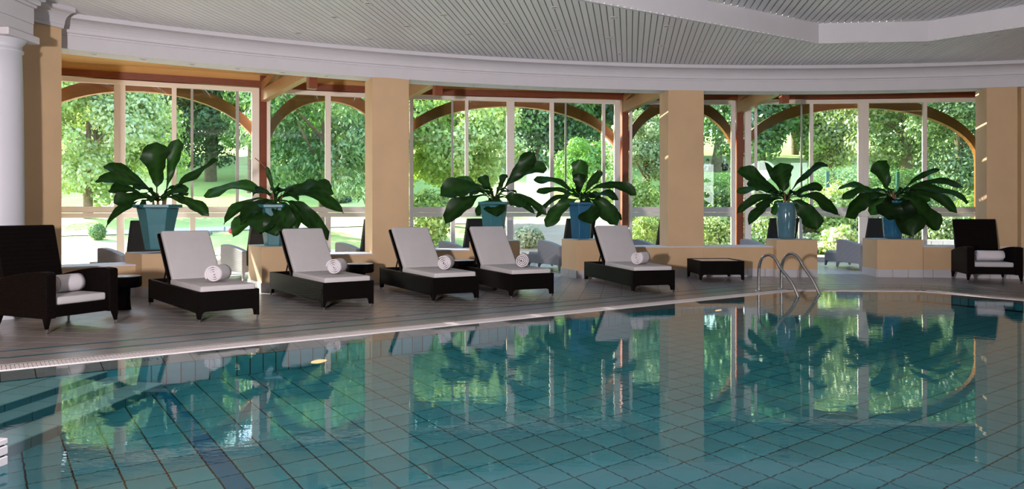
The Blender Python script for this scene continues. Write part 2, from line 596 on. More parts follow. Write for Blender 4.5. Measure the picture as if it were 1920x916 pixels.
# wall tiles (12.5 cm) and sloping edge tiles (25 cm), long side first
T_WALL = tile_mesh('wall_tile', 0.113, 0.80, 0.008, M['pooltile'])
wallrest = MB(); edgerest = MB()
nw = 0; ne = 0
edge_len = math.hypot(0.25, 0.20)
T_EDGE = tile_mesh('edge_tile', 0.242, edge_len - 0.012, 0.008, M['decktile'])
sl = math.atan2(0.19, 0.25)
for s in range(len(POOL)):
    a, b = POOL[s], POOL[(s + 1) % n]
    la, lb = LEDGE[s], LEDGE[(s + 1) % n]
    d = (b - a).normalized(); nin = Vector((d.y, -d.x)); L = (lb - la).length
    off = (la - a).dot(d)
    rz = math.atan2(d.y, d.x)
    for k in range(int(L / 0.125)):
        c = la + d * (0.0625 + 0.125 * k) + nin * 0.008
        Mx = Matrix.Translation((c.x, c.y, -0.22 - 0.41)) @ Matrix.Rotation(rz, 4, 'Z') @ Matrix.Rotation(PI / 2, 4, 'X')
        if s == 0 and nw < 84:
            inst(T_WALL, 'tile', Mx, basin); nw += 1
        else:
            wallrest.box(-0.0565, 0.0565, -0.40, 0.40, -0.008, 0, Mx)
    for k in range(int((b - a).length / 0.25)):
        c = a + d * (0.125 + 0.25 * k)
        if (c - la).dot(d) < -0.1 or (c - lb).dot(d) > 0.1: continue
        Mx = Matrix.Translation((c.x + nin.x * 0.125, c.y + nin.y * 0.125, -0.118)) @ Matrix.Rotation(rz, 4, 'Z') @ Matrix.Rotation(sl, 4, 'X')
        if s == 0 and ne < 0:
            inst(T_EDGE, 'tile', Mx, basin); ne += 1
        else:
            edgerest.box(-0.121, 0.121, -edge_len / 2 + 0.006, edge_len / 2 - 0.006, -0.008, 0, Mx)
tag(wallrest.build('wall_tiles', M['pooltile'], basin), kind='stuff')
# the sloping edge course is a kerb of its own
kerb = tag(edgerest.build('pool_kerb', M['decktile']), 'grey sloping edge tiles between grate and pool wall', kind='structure')
# depth mark
fc = bpy.data.curves.new('depth_mark', 'FONT')
fc.body = '1,20 m'
fc.size = 0.10
fc.align_x = 'CENTER'; fc.align_y = 'CENTER'
fc.extrude = 0.0008
fc.materials.append(M['ink'])
fo = bpy.data.objects.new('depth_mark', fc)
COL.objects.link(fo)
c = E0 + EU * 1.09 + EN * 0.105
fo.matrix_world = Matrix.Translation((c.x, c.y, -0.076)) @ Matrix.Rotation(RZ + PI, 4, 'Z') @ Matrix.Rotation(-math.atan2(0.19, 0.25), 4, 'X')
fo.parent = kerb
# corner steps, laid across the left corner
steps = empty('pool_steps', (0, 0, 0))
tag(steps, 'submerged tiled steps across the left pool corner', kind='structure')
qd = Vector((math.cos(math.radians(81)), math.sin(math.radians(81))))
qn = Vector((qd.y, -qd.x))
for zt, (nx, ny), wdt in ((-0.25, (-3.66, 5.85), 0.30), (-0.50, (-3.47, 5.87), 0.26), (-0.78, (-3.24, 5.80), 0.27)):
    Mx = Matrix.Translation((nx, ny, zt)) @ Matrix.Rotation(math.atan2(qd.y, qd.x), 4, 'Z')
    for k in range(-6, 4):
        for r0 in ([0.0, 0.31, 0.62, 0.93, 1.24] if zt == -0.25 else [0.0]):
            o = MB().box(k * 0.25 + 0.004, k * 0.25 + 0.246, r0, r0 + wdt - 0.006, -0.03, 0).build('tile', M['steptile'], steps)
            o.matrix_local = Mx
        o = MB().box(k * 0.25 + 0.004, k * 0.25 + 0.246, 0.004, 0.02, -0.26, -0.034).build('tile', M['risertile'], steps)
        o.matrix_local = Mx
    core = MB().box(-1.5, 1.0, 0.012, 0.8, -0.5, -0.012).build('step_core', M['poolgrout'], steps)
    core.matrix_local = Mx
# white tiled cheek block at the corner
blk = empty('corner_block', (0, 0, 0))
tag(blk, 'white tiled block rising from the water at the pool corner', kind='structure')
bc = fl(15.5, 868, -0.012)
Mx = Matrix.Translation((bc.x, bc.y, 0)) @ Matrix.Rotation(math.atan2(qd.y, qd.x), 4, 'Z')
for z0, z1 in ((-0.40, -0.03), (-0.022, 0.030), (0.040, 0.086), (0.095, 0.125)):
    o = MB().box(-0.9, 0.0, 0.0, 0.30, z0, z1).build('tile', M['skirt'] if z0 > -0.1 else M['pooltile'], blk, bevel=0.004, seg=1)
    o.matrix_local = Mx
o = MB().box(-0.89, -0.012, 0.012, 0.29, -0.4, 0.11).build('block_core', M['poolgrout'], blk)
o.matrix_local = Mx
# overflow grate
gr = MB()
slats = MB()
for s in range(n):
    a, b = POOL[s], POOL[(s + 1) % n]
    ga, gb = GRATE[s], GRATE[(s + 1) % n]
    d = (b - a).normalized(); nout = Vector((-d.y, d.x))
    L = (b - a).length
    cnt = int(L / 0.032)
    near_s = s in (0, 1, 2)
    if near_s:
        for k in range(cnt):
            t0 = (k + 0.09) / cnt; t1 = (k + 0.91) / cnt
            p = [a + (b - a) * t0 + nout * 0.02, a + (b - a) * t1 + nout * 0.02, a + (b - a) * t1 + nout * 0.23, a + (b - a) * t0 + nout * 0.23]
            slab(p, -0.02, -0.005, slats)
    for r0, r1 in ((0.0, 0.02), (0.11, 0.14), (0.23, 0.25)) if near_s else ((0.0, 0.25),):
        p = [a + (ga - a) * (r0 / 0.25), b + (gb - b) * (r0 / 0.25), b + (gb - b) * (r1 / 0.25), a + (ga - a) * (r1 / 0.25)]
        slab(p, -0.03, -0.0065, gr)
grate = tag(gr.build('overflow_grate', M['grate']), 'white slotted overflow grate around the pool', kind='structure')
tag(slats.build('slat', M['grate'], grate), kind='stuff')
# water
wm = MB()
wp = offset_poly(POOL, -0.003)
wm.add([(p.x, p.y, -0.012) for p in wp], [tuple(range(n - 1, -1, -1))])
tag(wm.build('pool_water', M['water'], fix=False), 'clear teal pool water with soft ripples', kind='structure')

# underwater lamps in the pool wall
for i, (px, al, lab) in enumerate(((595, 2.68, 'glowing round underwater lamp below the second lounger'), (1375, 8.78, 'glowing round underwater lamp left of the steel ladder'), (2600, 10.6, None))):
    c = E0 + EU * al + EN * 0.262
    if lab:
        t = empty('pool_lamp', (c.x, c.y, -0.86), RZ)
        tag(t, lab, 'pool lamp', 'underwater lamps in the pool wall')
        Mx = Matrix.Rotation(PI / 2, 4, 'X')
        MB().lathe([(0.0, 0.012), (0.06, 0.012), (0.085, 0.0)], 24, M=Mx).build('lens', M['poollamp'], t)
        MB().lathe([(0.085, 0.0), (0.085, 0.018), (0.105, 0.014), (0.108, -0.02)], 24, M=Mx).build('ring', M['foot'], t)
for i, (a, p, z, e) in enumerate(((6.2, 8.8, -0.7, 6), (9.6, 7.8, -0.7, 2.5), (2.6, 7.6, -0.65, 24), (-0.8, 5.4, -0.6, 9))):  # unseen point lights added to brighten the pool floor
    c = pool_xy(a, p)
    lamp('pool_lamp_light', 'POINT', (c.x, c.y, z), e, (0.92, 1.0, 0.96), shadow_soft_size=0.12)

# ------------------------------------------------------------------ deck floor with its tiles
def fill_with_hole(outer, inner, z, name, m):
    b = bmesh.new()
    def loop(pts):
        vs = [b.verts.new((p.x, p.y, z)) for p in pts]
        return [b.edges.new((vs[i], vs[(i + 1) % len(vs)])) for i in range(len(vs))]
    es = loop(outer) + loop(inner)
    bmesh.ops.triangle_fill(b, edges=es, use_beauty=True)
    for f in b.faces:
        if f.normal.z < 0: f.normal_flip()
    me = bpy.data.meshes.new(name)
    b.to_mesh(me); b.free()
    me.materials.append(m)
    o = bpy.data.objects.new(name, me)
    COL.objects.link(o)
    return o
ROOM = [Vector(p) for p in ((-7.5, -5.2), (13.7, -5.2), (13.7, 12.6), (12.6, 14.6), (12.3, 20.3), (6.5, 20.8), (2.9, 20.7), (-3.1, 19.8), (-5.9, 18.7), (-10.6, 17.0), (-7.5, 11.2))]
deck = tag(fill_with_hole(ROOM, GRATE, -0.001, 'floor', M['deckgrout']), 'grey tiled deck floor around the pool', kind='structure')
TD = Vector((math.cos(math.radians(81.2)), math.sin(math.radians(81.2))))
TN = Vector((TD.y, -TD.x))
TS = 0.31
T_DECK = tile_mesh('deck_tile', TS - 0.007, TS - 0.007, 0.012, M['decktile'])
T_SUN = tile_mesh('sunroom_tile', TS - 0.007, TS - 0.007, 0.012, M['suntile'])
rzd = math.atan2(TD.y, TD.x)
cand = []
def pool_edge_of(c, poly):
    best, bi = -1e9, 0
    for i in range(len(poly)):
        d = (poly[(i + 1) % len(poly)] - poly[i]).normalized()
        v = (c - poly[i]).dot(Vector((-d.y, d.x)))
        if v > best: best, bi = v, i
    return bi, best
for i in range(-45, 60):
    for k in range(-6, 72):
        c = TD * (k * TS) + TN * (i * TS)
        if not seen(c.x, c.y, 0, 50): continue
        if c.y > 21: continue
        bi, dist = pool_edge_of(c, ROWD)
        if dist < -0.30: continue
        corners = [c + TD * sx * (TS / 2 - 0.0035) + TN * sy * (TS / 2 - 0.0035) for sx, sy in ((-1, -1), (1, -1), (1, 1), (-1, 1))]
        poly = None
        if dist < 0.30:
            d = (ROWD[(bi + 1) % n] - ROWD[bi]).normalized()
            poly = clip(corners, ROWD[bi] + Vector((-d.y, d.x)) * 0.005, Vector((-d.y, d.x)))
            if len(poly) < 3 or area(poly) < 0.004: continue
        cand.append((c.length, c, poly))
# two border courses parallel to the pool edge
for R0, R1 in ((GRATE, ROWA), (ROWB, ROWC)):
    for s in (0, 1, 2):
        a, b, c0, c1 = R0[s], R0[(s + 1) % n], R1[s], R1[(s + 1) % n]
        cnt = max(1, int(round((b - a).length / 0.30)))
        for k in range(cnt):
            t0, t1 = (k + 0.012) / cnt, (k + 0.988) / cnt
            poly = [a + (b - a) * t0, a + (b - a) * t1, c0 + (c1 - c0) * t1, c0 + (c1 - c0) * t0]
            cm = sum(poly, Vector((0, 0))) / 4
            if seen(cm.x, cm.y, 0, 50): cand.append((cm.length, cm, poly))
cand.sort(key=lambda q: q[0])
rest = MB(); restsun = MB()
for idx, (q, c, poly) in enumerate(cand):
    if idx < 292:
        if poly is None:
            inst(T_SUN if (c - CC).length > CR + 0.55 else T_DECK, 'tile', Matrix.Translation((c.x, c.y, 0)) @ Matrix.Rotation(rzd, 4, 'Z'), deck)
        else:
            slab(poly, -0.012, 0).build('tile', M['decktile'], deck)
    else:
        if poly is None:
            poly = [c + TD * sx * (TS / 2 - 0.0035) + TN * sy * (TS / 2 - 0.0035) for sx, sy in ((-1, -1), (1, -1), (1, 1), (-1, 1))]
        slab(poly, -0.012, 0, restsun if (c - CC).length > CR + 0.55 else rest)
tag(rest.build('floor_tiles', M['decktile'], deck), kind='stuff')
tag(restsun.build('sunroom_tiles', M['suntile'], deck), 'pale stone tiles of the sunroom floor', kind='stuff')
ring(ROWB, ROWA, -0.01, 0.0005).build('teal_strip', M['teal'], deck)['label'] = 'narrow teal strip set in the grey tiles'
ring(ROWD, ROWC, -0.01, 0.0005).build('teal_strip', M['teal'], deck)['label'] = 'narrow teal strip set in the grey tiles'

# ------------------------------------------------------------------ colonnade: beam, columns, low walls, plinths
BZ, CZ = 3.727, 4.20
aL = ang(on_circle(110, CR)); aR = ang(Vector((12.7, 14.0)))
prof = [(CR, BZ), (CR, 3.925), (CR - 0.02, 3.925), (CR - 0.02, 3.955), (CR - 0.045, 3.96)]
for k in range(7):
    q = k / 6 * PI / 2
    prof.append((CR - 0.05 - 0.19 * (1 - math.cos(q)), 3.97 + 0.16 * math.sin(q)))
prof += [(CR - 0.27, 4.135), (CR - 0.27, CZ + 0.02), (CR + 0.46, CZ + 0.02), (CR + 0.46, BZ)]
beam = tag(MB().sweep(prof, aL, aR, 72).build('trim_1', M['white']), 'white curved ceiling beam with crown moulding', kind='structure')

def arc_block(name, m, px0, px1, r0, r1, z0, z1, label, nseg=10, bevel=0.0):
    a0 = ang(on_circle(px0, CR)); a1 = ang(on_circle(px1, CR))
    o = MB().sweep([(r0, z0), (r0, z1), (r1, z1), (r1, z0)], a0, a1, nseg).build(name, m, bevel=bevel)
    return tag(o, label, kind='structure')

def column(px0, px1, label):
    p0, p1 = on_circle(px0, CR), on_circle(px1, CR)
    mid = (p0 + p1) / 2
    rad = (mid - CC).normalized()
    b0, b1 = p0 + rad * 0.62, p1 + rad * 0.62
    mb = MB()
    mb.prism([(p0.x, p0.y), (p1.x, p1.y), (b1.x, b1.y), (b0.x, b0.y)], 0.0, BZ + 0.01)
    return tag(mb.build('column', M['plaster'], bevel=0.008), label, kind='structure')
column(698, 767, 'cream square column between the left and middle windows')
column(1253, 1320, 'cream square column between the middle and right windows')
column(1850, 1908, 'cream square column at the right end')

def skirting(p0, p1, parent, h=0.155, lift=0.0):
    """a course of white tiles along the foot of a straight wall face from p0 to p1"""
    d = (p1 - p0); L = d.length; d.normalize()
    nrm = Vector((d.y, -d.x))
    cnt = max(1, int(round(L / 0.33)))
    for k in range(cnt):
        a = p0 + d * (L * k / cnt + 0.005); b = p0 + d * (L * (k + 1) / cnt - 0.005)
        poly = [a + nrm * 0.014, b + nrm * 0.014, b - nrm * 0.01, a - nrm * 0.01]
        mb = MB().prism([(q.x, q.y) for q in poly], 0.0, h)
        mb.build('tile', M['skirt'], parent)

def low_wall(name, px0, px1, z, label, thick=0.62):
    o = arc_block(name, M['plaster'], px0, px1, CR + 0.003, CR + thick, 0, z, label, 14)
    a0 = ang(on_circle(px0, CR)); a1 = ang(on_circle(px1, CR))
    N = 14
    pts = [polar(CR, a0 + (a1 - a0) * i / N) for i in range(N + 1)]
    L = sum((pts[i + 1] - pts[i]).length for i in range(N))
    cnt = int(L / 0.33)
    pts = [polar(CR, a0 + (a1 - a0) * i / cnt) for i in range(cnt + 1)]
    for i in range(cnt):
        d = (pts[i + 1] - pts[i]).normalized(); nrm = Vector((d.y, -d.x))
        a = pts[i] + d * 0.005; b = pts[i + 1] - d * 0.005
        MB().prism([(q.x, q.y) for q in (a + nrm * 0.014, b + nrm * 0.014, b - nrm * 0.004, a - nrm * 0.004)], 0, 0.155).build('tile', M['skirt'], o)
    cap = MB().sweep([(CR - 0.012, z), (CR - 0.012, z + 0.022), (CR + thick + 0.01, z + 0.022), (CR + thick + 0.01, z)], a0, a1, 14).build('sill', M['white'], o)
    cap['label'] = 'pale sill on the low wall'
    return o
low_wall('wall_front_left', 60, 300, 0.475, 'cream low wall under the leftmost window')
low_wall('wall_front_left_inner', 540, 700, 0.535, 'cream low wall behind the second lounger')
low_wall('wall_front_middle', 765, 925, 0.57, 'cream low wall behind the third and fourth loungers')
low_wall('wall_front_right', 1110, 1500, 0.585, 'cream low wall under the middle column and small table')
low_wall('wall_front_far_right', 1680, 1930, 0.60, 'cream low wall behind the far right armchair')

def plinth(quad, z, label, sk=True):
    """quad: front left, front right, back right, back left in plan"""
    q = [Vector(p) for p in quad]
    o = MB().prism([(p.x, p.y) for p in q], 0, z).build('plinth', M['plaster'], bevel=0.008)
    tag(o, label, kind='structure')
    cap = MB().prism([(p.x, p.y) for p in q], z, z + 0.006).build('plinth_top', M['stone'], o)
    if sk:
        skirting(q[0], q[1], o)
        skirting(q[3], q[0], o)
    return o

def ray(px, Y):
    return Vector(((px - CX) / F * Y, Y))
def plinth_px(pfl, Yfl, pfr, pbl, z, label, depth=0.68):
    a = ray(pfl, Yfl)
    rad = (a - CC).normalized(); tan = Vector((rad.y, -rad.x))
    # right front corner along the tangent until column pfr
    m = (pfr - CX) / F
    t = (m * a.y - a.x) / (tan.x - m * tan.y)
    b = a + tan * t
    mb_ = (pbl - CX) / F
    # back left corner at the given depth on column pbl
    Yb = Yfl + depth * rad.y
    d = ray(pbl, Yb)
    c = b + (d - a)
    c = b + rad * (d - a).dot(rad)
    return plinth([a, b, c, d], z, label)
plinth_px(266, 11.75, 352, 234, 0.66, 'cream plinth beside the first passage carrying a wide teal pot', 0.62)
plinth_px(491, 12.45, 566, 465.5, 0.735, 'cream plinth behind the second lounger carrying a hidden pot', 0.9)
plinth_px(880, 14.42, 975, 884, 0.74, 'cream plinth behind the fourth lounger carrying a pot', 0.62)
plinth_px(1082, 14.98, 1150, 1053, 0.745, 'cream plinth behind the fifth lounger carrying a blue pot', 0.75)
plinth_px(1456, 15.28, 1533, 1436, 0.74, 'cream plinth behind the pool ladder', 0.66)
plinth_px(1645, 15.30, 1731, 1617, 0.745, 'cream plinth left of the far right armchair', 0.8)

# ------------------------------------------------------------------ room shell
WIN = [(Vector((-11.2, 15.85)), None)]
def wall(name, pts, z0, z1, thick, m, label):
    """upright wall along plan points, thickness to the left of the walking direction"""
    mb = MB()
    for i in range(len(pts) - 1):
        a, b = Vector(pts[i]), Vector(pts[i + 1])
        d = (b - a).normalized(); nl = Vector((-d.y, d.x)) * thick
        mb.prism([(a.x, a.y), (b.x, b.y), (b.x + nl.x, b.y + nl.y), (a.x + nl.x, a.y + nl.y)], z0, z1)
    return tag(mb.build(name, m), label, kind='structure')
wl = wall('wall_left', [(-6.44, 10.98), (-7.15, 9.3), (-7.3, 8.6), (-7.3, -5)][::-1], -0.02, 4.6, 0.25, M['plaster'], 'cream wall at the left with white crown moulding')
wall('wall_left_side', [(-6.53, 11.02), (-10.6, 16.6)], -0.02, 4.6, 0.25, M['plaster'], 'cream side wall of the sunroom at left')
wall('wall_right', [(9.96, 15.02), (11.6, 14.55), (12.9, 13.4), (13.5, 12.0), (13.5, -5)][::-1], -0.02, 4.6, -0.25, M['plaster'], 'cream wall at the right end')
wall('wall_right_side', [(10.5, 15.75), (12.35, 19.9)], -0.02, 4.6, -0.25, M['plaster'], 'cream side wall of the sunroom at right')
wall('wall_back', [(-7.5, -5), (13.7, -5)], -0.02, 4.6, -0.25, M['plaster'], 'cream wall behind the pool')
for k, (x, wd, z0, z1, arched) in enumerate(((10.3, 1.6, 1.4, 4.1, True), (12.3, 1.0, 1.1, 4.05, False))):
    wroot = empty('window_%d' % (k + 6), (x, -4.98, 0))
    tag(wroot, 'bright arched window in the back wall' if arched else 'bright narrow window in the back wall', kind='structure')
    mbw = MB()
    mbw.box(-wd / 2 - 0.08, -wd / 2, 0, 0.10, z0, z1 if not arched else 3.5).box(wd / 2, wd / 2 + 0.08, 0, 0.10, z0, z1 if not arched else 3.5).box(-wd / 2 - 0.08, wd / 2 + 0.08, 0, 0.10, z0 - 0.08, z0)
    if arched:
        for q in range(10):
            a0_, a1_ = PI * q / 10, PI * (q + 1) / 10
            mbw.prism([(r * math.cos(a) * 1.0, 3.5 + r * 0.78 * math.sin(a)) for r, a in ((wd / 2, a0_), (wd / 2 + 0.08, a0_), (wd / 2 + 0.08, a1_), (wd / 2, a1_))], 0.0, 0.10, Matrix(((1, 0, 0, 0), (0, 0, 1, 0), (0, 1, 0, 0), (0, 0, 0, 1))))
    else:
        mbw.box(-wd / 2 - 0.08, wd / 2 + 0.08, 0, 0.10, z1, z1 + 0.08)
    mbw.build('frame', M['frame'], wroot)
# crown along the left and right wall
def crown(name, pts, side, label):
    mb = MB()
    pr = [(0.0, 3.93), (0.03, 3.93), (0.04, 3.97)] + [(0.05 + 0.19 * (1 - math.cos(k / 6 * PI / 2)), 3.98 + 0.15 * math.sin(k / 6 * PI / 2)) for k in range(7)] + [(0.27, 4.14), (0.27, CZ + 0.01), (0.0, CZ + 0.01)]
    ps = [Vector(p) for p in pts]
    vs, fs = [], []
    m = len(pr)
    for i, p in enumerate(ps):
        d1 = (p - ps[i - 1]).normalized() if i else (ps[1] - p).normalized()
        d2 = (ps[i + 1] - p).normalized() if i < len(ps) - 1 else d1
        n1 = Vector((-d1.y, d1.x)) * side; n2 = Vector((-d2.y, d2.x)) * side
        nn = n1 + n2; nn = nn / nn.dot(n1)
        for r, z in pr:
            q = p + nn * r
            vs.append((q.x, q.y, z))
    for i in range(len(ps) - 1):
        for k in range(m):
            fs.append((i * m + k, i * m + (k + 1) % m, (i + 1) * m + (k + 1) % m, (i + 1) * m + k))
    fs += [tuple(range(m)), tuple(range(len(ps) * m - 1, (len(ps) - 1) * m - 1, -1))]
    mb.add(vs, fs)
    return tag(mb.build(name, M['white']), label, kind='structure')
crown('trim_2', [(-6.43, 10.98), (-7.13, 9.3), (-7.29, 8.6), (-7.29, 4)], 1, 'white crown moulding along the left wall')
crown('trim_3', [(9.97, 15.0), (11.6, 14.53), (12.9, 13.38), (13.49, 12.0)], -1, 'white crown moulding along the right wall')

# round white column with capital and entablature block
rc = empty('round_column', (-6.40, 9.60, 0))
tag(rc, 'white round column with moulded capital at the left edge', kind='structure')
MB().lathe([(0.27, 0.16), (0.265, 0.5), (0.262, 1.6), (0.25, 2.8), (0.235, 3.30), (0.255, 3.31), (0.255, 3.34), (0.236, 3.35), (0.236, 3.40), (0.27, 3.44), (0.285, 3.47)], 48).build('shaft', M['column'], rc)
MB().lathe([(0.0, 0.16), (0.28, 0.16), (0.30, 0.13), (0.28, 0.10), (0.31, 0.08), (0.33, 0.05), (0.31, 0.0)], 40).build('base', M['column'], rc)
MB().box(-0.31, 0.31, -0.31, 0.31, 3.47, 3.56).build('abacus', M['white'], rc, bevel=0.01)
ent = MB()
for z0, z1, h in ((3.56, 3.72, 0.26), (3.72, 3.93, 0.265), (3.93, 3.97, 0.29), (3.97, 4.03, 0.32), (4.03, 4.09, 0.36), (4.09, 4.2, 0.40)):
    ent.box(-h - 1.2, h, -h - 6, h, z0, z1)
ent.build('entablature', M['white'], rc, bevel=0.01)

# ------------------------------------------------------------------ ceiling of narrow metal slats with a raised recess
REC = [Vector(p) for p in ((-2.6, 8.20), (5.27, 13.2), (7.06, 13.03), (8.9, 11.0), (9.6, 7.0), (7.0, 1.5), (1.0, 0.2), (-4.0, 4.0))]
CUT = offset_poly(REC, 0.0)
mb = MB()
zc = CZ + 0.05
outer = [Vector(p) for p in ((-8.0, -5.3), (14, -5.3), (14, 13.2), (12.5, 15.0))]
outer += [polar(CR + 0.5, aR + 0.0 + (aL - aR) * k / 24) for k in range(25)]
outer += [Vector((-7.0, 11.3)), Vector((-8.0, 9.0))]
ceil = tag(fill_with_hole(outer, REC, zc, 'ceiling', M['slatdark']), 'pale grey slatted metal ceiling with a raised recess', kind='structure')
SD = Vector((math.sin(math.radians(8.7)), math.cos(math.radians(8.7))))
SN = Vector((SD.y, -SD.x))
PIT = 0.092
nsl = 0
def line_poly(p, d, poly):
    """parameter interval of the line p + t d inside a convex clockwise polygon"""
    t0, t1 = -1e9, 1e9
    for i in range(len(poly)):
        a, b = poly[i], poly[(i + 1) % len(poly)]
        e = (b - a).normalized(); no = Vector((-e.y, e.x))
        den = d.dot(no); num = (a - p).dot(no)
        if abs(den) < 1e-9: continue
        t = num / den
        if den > 0: t1 = min(t1, t)
        else: t0 = max(t0, t)
    return (t0, t1) if t1 > t0 else None
for i in range(-100, 130):
    p = SN * (i * PIT) + Vector((0, 0))
    q = p - CC
    b = q.dot(SD); c = q.dot(q) - (CR - 0.2) ** 2
    tend = -b + math.sqrt(b * b - c)
    e = p + SD * tend
    if e.x < -7.0 or e.x > 12.5: continue
    iv = line_poly(p, SD, REC)
    segs = [(3.5, tend)]
    if iv and iv[1] > 3.5:
        segs = [(iv[1] + 0.01, tend)]
        if iv[0] > 3.6: segs.append((3.5, iv[0] - 0.01))
    for t0, t1 in segs:
        if t1 - t0 < 0.05: continue
        a = p + SD * t0; bb = p + SD * t1; hw = SN * (PIT / 2 - 0.0075)
        if nsl < 298 and (bb.y > 5):
            slab([a - hw, a + hw, bb + hw, bb - hw][::-1], CZ - 0.0, CZ + 0.012)
            mb = MB()
            pts = [a - hw, a + hw, bb + hw, bb - hw]
            mb.prism([(v.x, v.y) for v in pts], CZ, CZ + 0.012)
            mb.build('slat', M['slat'], ceil)
            nsl += 1
bars = MB()
for k in range(60, 168):
    t = k * PIT
    a = SD * t + SN * (-9.0); b = SD * t + SN * 12.0
    # clipped by the recess: keep the two outer runs
    iv = line_poly(SD * t, SN, REC)
    runs = [(-9.0, 12.0)] if not iv else [(-9.0, iv[0]), (iv[1], 12.0)]
    for r0, r1 in runs:
        # keep inside the colonnade
        q = SD * t - CC
        bq = q.dot(SN); cq = q.dot(q) - (CR - 0.15) ** 2
        disc = bq * bq - cq
        if disc <= 0: continue
        r0c = max(r0, -bq - math.sqrt(disc)); r1c = min(r1, -bq + math.sqrt(disc))
        if r1c <= r0c: continue
        a = SD * t + SN * r0c; b = SD * t + SN * r1c; h = SD * 0.024
        bars.prism([(v.x, v.y) for v in (a - h, b - h, b + h, a + h)], CZ + 0.009, CZ + 0.0115)
tag(bars.build('cross_bar', M['bar'], ceil), kind='stuff')
# recess: fascia and its own perforated ceiling
RZT = 4.54
fa = MB()
for i in range(len(REC)):
    a, b = REC[i], REC[(i + 1) % len(REC)]
    d = (b - a).normalized(); no = Vector((-d.y, d.x)) * 0.05
    fa.prism([(v.x, v.y) for v in (a, b, b + no, a + no)], CZ - 0.004, RZT + 0.02)
tag(fa.build('trim_4', M['white']), 'white fascia around the raised ceiling recess', kind='structure')
rc2 = MB(); slab(REC, RZT + 0.03, RZT + 0.04, rc2)
rec = tag(rc2.build('ceiling_recess', M['slatdark']), 'perforated grey ceiling inside the raised recess', kind='structure')
rs = MB()
for i in range(-70, 120):
    p = SN * (i * 0.115)
    iv = line_poly(p, SD, REC)
    if iv:
        a = p + SD * max(iv[0], 3); b = p + SD * iv[1]; hw = SN * 0.043
        if (b - a).dot(SD) > 0: rs.prism([(v.x, v.y) for v in (a - hw, a + hw, b + hw, b - hw)], RZT, RZT + 0.01)
for k in range(30, 130):
    p = SD * (k * 0.115)
    iv = line_poly(p, SN, REC)
    if iv:
        a = p + SN * iv[0]; b = p + SN * iv[1]; hw = SD * 0.036
        rs.prism([(v.x, v.y) for v in (a - hw, b - hw, b + hw, a + hw)], RZT + 0.0085, RZT + 0.011, mi=1)
tag(rs.build('perforated_panel', [M['slat'], M['bar']], rec), kind='stuff')
# sunroom ceiling
sr = MB()
aA, aB = math.radians(130.5), math.radians(73.0)
RI, RO = CR + 0.9, 22.35
sr.sweep([(CR + 0.44, 4.52), (CR + 0.44, 4.62), (RI, 4.62), (RI, 4.52)], aA, aB, 24)
arc = [polar(RO, aA + (aB - aA) * k / 20) for k in range(21)]
edge = [Vector((-11.6, 16.9)), Vector((-5.9, 19.1)), Vector((-3.1, 20.2)), Vector((2.9, 21.1)), Vector((6.5, 21.2)), Vector((12.5, 20.6))]
sr.prism([(v.x, v.y) for v in arc + edge[::-1]], 4.52, 4.62)
tag(sr.build('ceiling_sunroom', M['ochre'], fix=True), 'ochre sunroom ceiling above the windows', kind='structure')
sk = empty('window_8', (0, 0, 0))  # roof light added out of view to let more daylight in
tag(sk, 'glazed roof light over the sunroom', kind='structure')
NS = 18
for k in range(NS):
    a0, a1 = aA + (aB - aA) * k / NS, aA + (aB - aA) * (k + 1) / NS
    MB().sweep([(RI, 4.60), (RI, 4.608), (RO, 4.608), (RO, 4.60)], a0 - 0.002, a1 + 0.002, 2).build('pane', M['glass'], sk)
    MB().sweep([(RI, 4.54), (RI, 4.60), (RO, 4.60), (RO, 4.54)], a0 - 0.0013, a0 + 0.0013, 1).build('glazing_bar', M['frame'], sk)
rb = MB().box(-8, 14, -5.3, 11.0, 4.62, 4.72).build('roof', M['ochre'])
tag(rb, 'flat roof over the pool hall', kind='structure')
bf = MB().sweep([(CR + 0.30, CZ), (CR + 0.30, 4.6), (CR + 0.45, 4.6), (CR + 0.45, CZ)], aL, aR, 40).build('trim_5', M['ochre'])
tag(bf, 'ochre wall strip above the curved beam', kind='structure')

# ------------------------------------------------------------------ windows, timber posts, arches, tie beams
HZ = 4.20                                       # window head height
def wpt(px, pix):
    Y = (HZ - HC) * F / pix
    return ray(px, Y)
CORN = [wpt(20, 255), wpt(494, 226), wpt(737, 214.5), wpt(1172, 203.7), wpt(1387, 203.2), wpt(1846, 208.5)]
CORN[0] = CORN[1] + (wpt(108, 249) - CORN[1]) * 1.22
def on_line(px, P, Q):
    m = (px - CX) / F
    d = Q - P
    t = (m * P.y - P.x) / (d.x - m * d.y)
    return t * d.length
FAC = [
    dict(jl=None, jr=(472, 486), mul=[(214, 235, 'f'), (322, 331, 'f'), (357.5, 362.5, 's'), (442, 448, 's')], low=[(219, 233, 'f'), (356, 366, 'f')], tint=[2, 3]),
    dict(jl=(500, 507), jr=None, mul=[(609.5, 620, 'f')], low=[(609.5, 620, 'f')], tint=[0]),
    dict(jl=(768, 775), jr=(1152, 1162), mul=[(846, 850, 's'), (872, 878, 'f'), (950, 964, 'f'), (1031, 1038, 'f'), (1059, 1062, 's'), (1129, 1134, 'f')], low=[(845, 853, 'f'), (950, 962, 'f')], tint=[0, 4, 5]),
    dict(jl=(1180, 1185), jr=(1371, 1378), mul=[], low=[], tint=[0]),
    dict(jl=(1396, 1408), jr=(1839, 1845), mul=[(1415, 1419, 'f'), (1501, 1504, 's'), (1518, 1524, 'f'), (1609, 1628, 'f'), (1730, 1737, 'f')], low=[(1498, 1504, 'f'), (1611, 1626, 'f'), (1730, 1737, 'f')], tint=[1, 2, 4, 5]),
]
WLAB = ['wide left window with sliding panes', 'narrow window left of the first square column', 'wide middle window with sliding panes', 'narrow window split by the second square column', 'wide right window with sliding panes']
